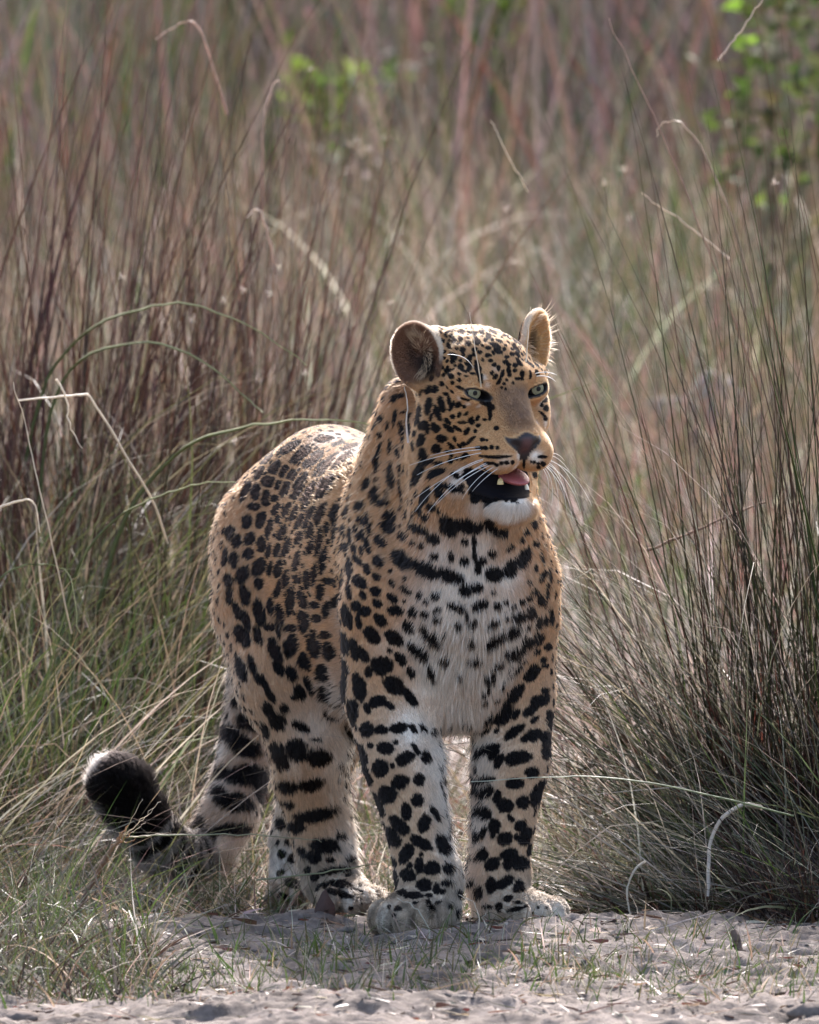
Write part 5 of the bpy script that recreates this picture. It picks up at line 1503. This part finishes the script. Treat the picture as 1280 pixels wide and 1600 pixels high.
stalk('grass_stalk', 'looped pale stalk curling over high in the right background', 'grass stalk', [(1180, 480, 2.3), (1140, 330, 2.3), (1095, 230, 2.3), (1062, 190, 2.3), (1034, 194, 2.3), (1028, 215, 2.3)], .0042, (.32, .25, .19), (.56, .47, .38))
stalk('grass_stalk', 'straight pale stalk slanting down to the right of the leopard\'s ear', 'grass stalk', [(1140, 405, 2.2), (1070, 350, 2.2), (1002, 302, 2.2)], .0048, (.5, .42, .33), (.5, .42, .33))
stalk('grass_stalk', 'pale stalk slanting in from the top edge at the right', 'grass stalk', [(1122, 95, 2.0), (1160, 45, 2.0), (1195, -8, 2.0)], .0045, (.5, .42, .35), (.55, .48, .4))
stalk('grass_stalk', 'long thin stem leaning left across the right background', 'grass stalk', [(1190, 620, 2.0), (1110, 400, 2.0), (1030, 200, 2.0), (950, 30, 2.0)], .0036, BROWNB, (.4, .3, .25))
stalk('grass_stalk', 'thin pale stem leaning right above the leopard\'s head', 'grass stalk', [(825, 300, 2.6), (790, 235, 2.6), (768, 188, 2.6)], .0034, (.5, .42, .3), PALE)
stalk('grass_stalk', 'arched dry stalk with a pale bend at the top left', 'grass stalk', [(355, 180, 3.3), (335, 110, 3.3), (310, 42, 3.3), (285, 36, 3.3), (245, 62, 3.3)], .006, (.4, .27, .2), (.62, .50, .42))
stalk('grass_stalk', 'hooked dry stalk with a pale tip above the orange-tan tuft', 'grass stalk', [(410, 330, 3.2), (412, 200, 3.2), (424, 140, 3.2), (436, 124, 3.2)], .0055, (.35, .24, .18), (.62, .52, .44))
stalk('grass_stalk', 'short pale hooked stem in the left background at mid height', 'grass stalk', [(432, 430, 2.8), (420, 370, 2.8), (405, 328, 2.8), (385, 340, 2.8)], .0065, (.4, .28, .21), (.64, .54, .45))
# dead stick leaning in the grass right of the leopard
m_wood = plain('dead_wood', (.105, .070, .052), .85, .3, .7, 90)


def stick(name, label, cat, pts, w, m=None, taper=.5):
    ps = [P(*q) for q in pts]
    ps = bez(ps, 14) + RNG.normal(0, w * .12, (14, 3))
    v, f = tube_mesh(ps, w * .5 * np.linspace(1, taper, 14) * RNG.uniform(.85, 1.15, 14), 7)
    o = link(name, mesh_from(name, np.array(v), np.array(f)), m or m_wood)
    if label:
        o['label'] = label
        o['category'] = cat
    return o


stick('dead_stick', 'dark dead stick leaning diagonally in the grass right of the front leg', 'stick', [(905, 1205, 1.0), (980, 1150, 1.05), (1060, 1080, 1.1), (1130, 1010, 1.2)], .013)
stick('dead_stick', 'thin brown stem slanting through the tussock level with the leopard\'s shoulder', 'stick', [(1010, 860, 1.0), (1060, 842, 1.0), (1120, 812, 1.0), (1195, 785, 1.05)], .006, plain('dry_stem', (.22, .125, .075), .8))
tw = stick('twig', 'long dark twig lying on the sand at the lower left', 'twig', [(-10, 1592, -1.0), (110, 1560, -.8), (200, 1520, -.62), (300, 1482, -.42)], .011)
for pts in ([(150, 1542, -.72), (190, 1540, -.72), (228, 1552, -.75)], [(215, 1512, -.58), (240, 1490, -.5), (285, 1470, -.45)]):
    o = stick('side_twig', None, None, pts, .006)
    o.parent = tw
stick('root_stub', 'dark curled stub of root sticking out of the sand at the right', 'root', [(1168, 1505, -.45), (1158, 1490, -.44), (1150, 1478, -.43), (1146, 1455, -.42)], .017, taper=.75)
# brown seed head on its stalk in front of the tail tip
sh = bpy.data.objects.new('seed_stalk', None)
COL.objects.link(sh)
sh['label'] = 'bent brown grass stalk with a flaring dry husk in front of the tail tip'
sh['category'] = 'seed stalk'
o = stalk('stem', None, None, [(112, 1455, .10), (130, 1405, .12), (150, 1370, .13), (166, 1340, .13)], .0085, DARKB, BROWNB, taper=.9, parent=sh)
for k, (tip, w) in enumerate((((198, 1290), .0095), ((205, 1302), .008), ((190, 1300), .008), ((212, 1312), .006))):
    stalk('husk', None, None, [(160, 1350, .13), (178, 1322, .125), (*tip, .12)], w, BROWNB, (.42, .27, .15), sides=4, taper=.15, parent=sh)
for tip in ((222, 1248), (240, 1262), (252, 1252), (268, 1300), (228, 1285)):
    stalk('awn', None, None, [(190, 1308, .125), ((190 + tip[0]) / 2, (1308 + tip[1]) / 2 + 2, .12), (*tip, .115)], .0016, STRAW, PALE, sides=3, taper=.4, parent=sh)

# dry leaf beside the hind paw
lf_c = P(507, 1416, .20)
outl = np.array([(-.006, -.026), (-.015, -.020), (-.017, -.006), (-.010, .010), (-.004, .022), (.002, .027), (.009, .014), (.017, .002), (.019, -.014), (.012, -.024)])
lv, lfc = [], []
for layer, dy in ((0, -.0006), (1, .0006)):
    lv.append((lf_c[0], lf_c[1] + dy + .004, lf_c[2]))
    for x, z in outl:
        lv.append((lf_c[0] + x * .95, lf_c[1] + dy + 9 * x * x + 4 * z * z * np.sign(z) + .15 * x, lf_c[2] + z))
no = len(outl)
for L in (0, 1):
    b0 = L * (no + 1)
    for i in range(no):
        q = (b0, b0 + 1 + i, b0 + 1 + (i + 1) % no)
        lfc.append(q if L == 0 else q[::-1])
for i in range(no):
    a, b = 1 + i, 1 + (i + 1) % no
    lfc.append((a, a + no + 1, b + no + 1)); lfc.append((a, b + no + 1, b))
leaf = link('dry_leaf', mesh_from('dry_leaf', np.array(lv), np.array(lfc)), plain('dry_leaf', (.085, .050, .042), .75, .3, .6, 160))
leaf['label'] = 'curled dry brown leaf standing on the sand beside the hind paw'
leaf['category'] = 'leaf'
stalk('leaf_stalk', None, None, [(512, 1452, .15), (512, 1440, .18), (509, 1428, .2)], .004, DARKB, BROWNB, parent=leaf, n=8)


def lump(c, r, seed, sub=2):
    bm = bmesh.new()
    bmesh.ops.create_icosphere(bm, subdivisions=sub, radius=1.0)
    v = np.array([x.co[:] for x in bm.verts])
    f = np.array([[q.index for q in t.verts] for t in bm.faces])
    bm.free()
    v = v * (1 + .24 * vnoise(v, .8, seed)[:, None] + .16 * vnoise(v, .35, seed + 3)[:, None] + .07 * vnoise(v, .15, seed + 5)[:, None])
    return v * np.array(r) + np.array(c), f


m_clod = plain('dry_clod', (.150, .122, .106), .95, .1, 1.0, 130, .55, 1.3)
m_rock = plain('pale_rock', (.25, .225, .205), .9, .2, .8, 14)


def on_ground(u, v):
    """where the line of sight through a picture point meets the ground"""
    lo_, hi_ = -8.0, 30.0
    for d in np.linspace(-3.5, 20, 800):
        x, y, z = P(u, v, d)
        if z < float(ground_z(np.array([x]), np.array([y]))[0]):
            return x, y, z
    return P(u, v, 2.0)


for k, (u, v, r, lab) in enumerate((
        (480, 1434, (.020, .018, .010), 'rounded soil clod below the dry leaf near the hind paw'),
        (548, 1452, (.020, .018, .009), 'flat small clod left of the right front paw'),
        (800, 1478, (.036, .022, .010), 'greyish flat clod on the sand below the left front paw'),
        (1266, 1582, (.040, .032, .020), 'large clod in the lower right corner'),
        (30, 1592, (.034, .028, .014), 'clod at the lower left edge of the sand'),
        (690, 1556, (.018, .016, .009), 'small clod on the open sand below the right front paw'),
        (330, 1398, (.026, .02, .010), 'low clod under the bend of the tail'),
        (1010, 1505, (.022, .016, .009), 'clod on the sand left of the dark root stub'))):
    x, y, z = on_ground(u, v)
    vv, ff_ = lump((0, 0, 0), np.array(r) * .85, k + 3, 3)
    o = link('soil_clod', mesh_from('soil_clod', vv, ff_), m_clod)
    o.location = (x, y, z - r[2] * .05)
    o['label'] = lab
    o['category'] = 'clod'
rk = P(1112, 630, 9.0)
rg = float(ground_z(np.array([rk[0]]), np.array([9.0]))[0])
vv, ff_ = lump((0, 0, 0), (.085, .08, .5 * (P(1112, 584, 9.0)[2] - rg) + .05), 21, 3)
o = link('boulder', mesh_from('boulder', vv, ff_), m_rock)
o.location = (rk[0], 9.0, rg + .5 * (P(1112, 584, 9.0)[2] - rg) - .05)
o['label'] = 'pale grey boulder blurred behind the thin stems on the right'
o['category'] = 'boulder'
rk = P(1055, 640, 8.7)
vv, ff_ = lump((0, 0, 0), (.07, .06, .05), 26, 2)
o = link('boulder', mesh_from('boulder', vv, ff_), m_rock)
o.location = (rk[0], 8.7, rk[2] - .01)
o['label'] = 'smaller pale boulder at the left foot of the larger one'
o['category'] = 'boulder'

# loose crumbs and chaff on the sand
ico = lump((0, 0, 0), (1, 1, 1), 1, 1)
nc = 900
cx, cy = RNG.normal(0, .42, nc), U(-1.6, .9, nc)
cr = .0016 + .0048 * RNG.random(nc) ** 3.6
cz = ground_z(cx, cy)
sc3 = np.stack([cr * U(.8, 1.5, nc), cr * U(.8, 1.4, nc), cr * U(.5, .9, nc)], 1)
ca = U(0, 6.28, nc)
base = ico[0]
rot = np.stack([np.stack([np.cos(ca), -np.sin(ca)], 1), np.stack([np.sin(ca), np.cos(ca)], 1)], 1)
loc = base[None] * sc3[:, None, :]
xy = np.einsum('nij,nkj->nki', rot, loc[:, :, :2])
cvv = np.concatenate([xy, loc[:, :, 2:]], 2) + np.stack([cx, cy, cz + cr * .2], 1)[:, None]
cff = (ico[1][None] + (np.arange(nc) * len(base))[:, None, None]).reshape(-1, 3)
link('soil_crumbs', mesh_from('soil_crumbs', cvv.reshape(-1, 3), cff), m_clod, kind='stuff')
nl = 3200
lx, ly = RNG.normal(0, .45, nl), U(-1.6, 1.1, nl)
lz = ground_z(lx, ly)
s = Sward()
s.add(blades(np.stack([lx, ly, lz + .003], 1), U(.008, .045, nl), U(0, 6.28, nl), U(1.35, 1.6, nl), U(-.1, .15, nl), U(.0014, .0050, nl), palette(nl, dict(brown=4, dark=4, straw=3, pale=2, red=2, grey=1)), 3, wob=.25))
s.build('dry_litter', kind='stuff')

# leafy green shrubs far behind
m_leaf = grass_material('shrub_leaves', .65, .5, .1)


def shrub(label, u, v, d, wu, hv, nleaf, size, mix):
    root_ = bpy.data.objects.new('leafy_shrub', None)
    COL.objects.link(root_)
    c = np.array(P(u, v, d))
    gz_ = float(ground_z(np.array([c[0]]), np.array([d]))[0])
    root_.location = (c[0], d, gz_)
    bpy.context.view_layer.update()
    inv = root_.matrix_world.inverted()
    root_['label'] = label
    root_['category'] = 'shrub'
    wx, hz = wu * pr(d), hv * pr(d)
    s = Sward()
    nst = 9
    tips = np.stack([c[0] + U(-.8, .8, nst) * wx, d + U(-.5, .5, nst) * wx, c[2] + U(-1.0, .9, nst) * hz], 1)
    for tpt in tips:
        foot = np.array([c[0] + RNG.normal(0, .03), d, gz_])
        mid = (foot + tpt) / 2 + RNG.normal(0, .03, 3)
        vv, ff_ = tube_mesh(bez([foot, mid, tpt], 8), np.linspace(.006, .002, 8), 4)
        s.add((np.array(vv), np.array(ff_), np.tile(np.array(PAL['brown']), (len(vv), 1))))
    o = s.build('stems', None, kind='stuff')
    o.parent = root_
    o.matrix_parent_inverse = inv
    lc = tips[RNG.integers(0, nst, nleaf)] + RNG.normal(0, 1, (nleaf, 3)) * np.array([wx * .28, wx * .28, hz * .28])
    k = nleaf
    s = Sward()
    L = U(.6, 1.2, k) * size
    # a leaf: blade of four segments, broad in the middle
    s.add(blades(lc, L, U(0, 6.28, k), U(.5, 1.7, k), U(.0, .8, k), L * U(.45, .65, k), palette(k, mix), 4))
    o = s.build('leaves', None, m_leaf, kind='stuff')
    o.parent = root_
    o.matrix_parent_inverse = inv
    return root_


shrub('bright yellow-green leafy sprig blurred above the leopard\'s back', 520, 168, 13.5, 60, 60, 130, .060, dict(lime=5, green=1))
shrub('small bright leafy sprig left of the larger one', 462, 176, 13.2, 26, 22, 24, .045, dict(lime=5))
shrub('dull green leafy shrub right of the bright sprig', 600, 190, 14.5, 70, 90, 110, .055, dict(green=4, lime=3, grey=2))
shrub('bright green leafy sprig at the top edge above the head', 748, 34, 16.0, 50, 50, 90, .060, dict(lime=4, green=2))
shrub('dark green leafy bush in the upper right corner behind the stems', 1225, 110, 11.5, 110, 190, 260, .060, dict(green=6, lime=1.2, olive=2))
shrub('low green leafy patch in the pale meadow behind the leopard\'s ear', 560, 245, 12.5, 80, 40, 60, .045, dict(grey=3, green=3, pale=2))

# pale tufts on stalks, added to stand in for blurred glints of light
s = Sward()
for u, v, d in ((432, 418, 2.8), (350, 470, 2.8), (380, 452, 2.8), (423, 460, 2.8), (190, 432, 2.6), (486, 108, 4.5), (476, 584, 2.2), (612, 473, 3.2), (808, 410, 5.5), (793, 325, 4.5), (945, 286, 4.2), (365, 690, 1.9),
                (816, 412, 5.5), (560, 220, 7.5), (545, 225, 7.5), (575, 232, 7.5), (600, 214, 7.5), (985, 340, 6), (975, 265, 6.2), (1210, 285, 3.0), (300, 500, 2.5)):
    c = np.array(P(u, v, d))
    k = 26
    s.add(blades(np.tile(c, (k, 1)) + RNG.normal(0, .002, (k, 3)), U(.005, .012, k), U(0, 6.28, k), U(0, 2.6, k), U(0, .5, k), np.full(k, .0012), palette(k, dict(pale=5, straw=1)), 2))
    g0 = np.array([c[0] + RNG.normal(0, .05), d, float(ground_z(np.array([c[0]]), np.array([d]))[0])])
    vv, ff_ = tube_mesh(bez([g0, (g0 + c) / 2 + np.array([RNG.normal(0, .04), 0, .05]), c], 8), np.linspace(.0018, .0009, 8), 3)
    s.add((np.array(vv), np.array(ff_), np.tile(np.array(PAL['straw']), (len(vv), 1))))
s.build('glint_tufts', kind='stuff')
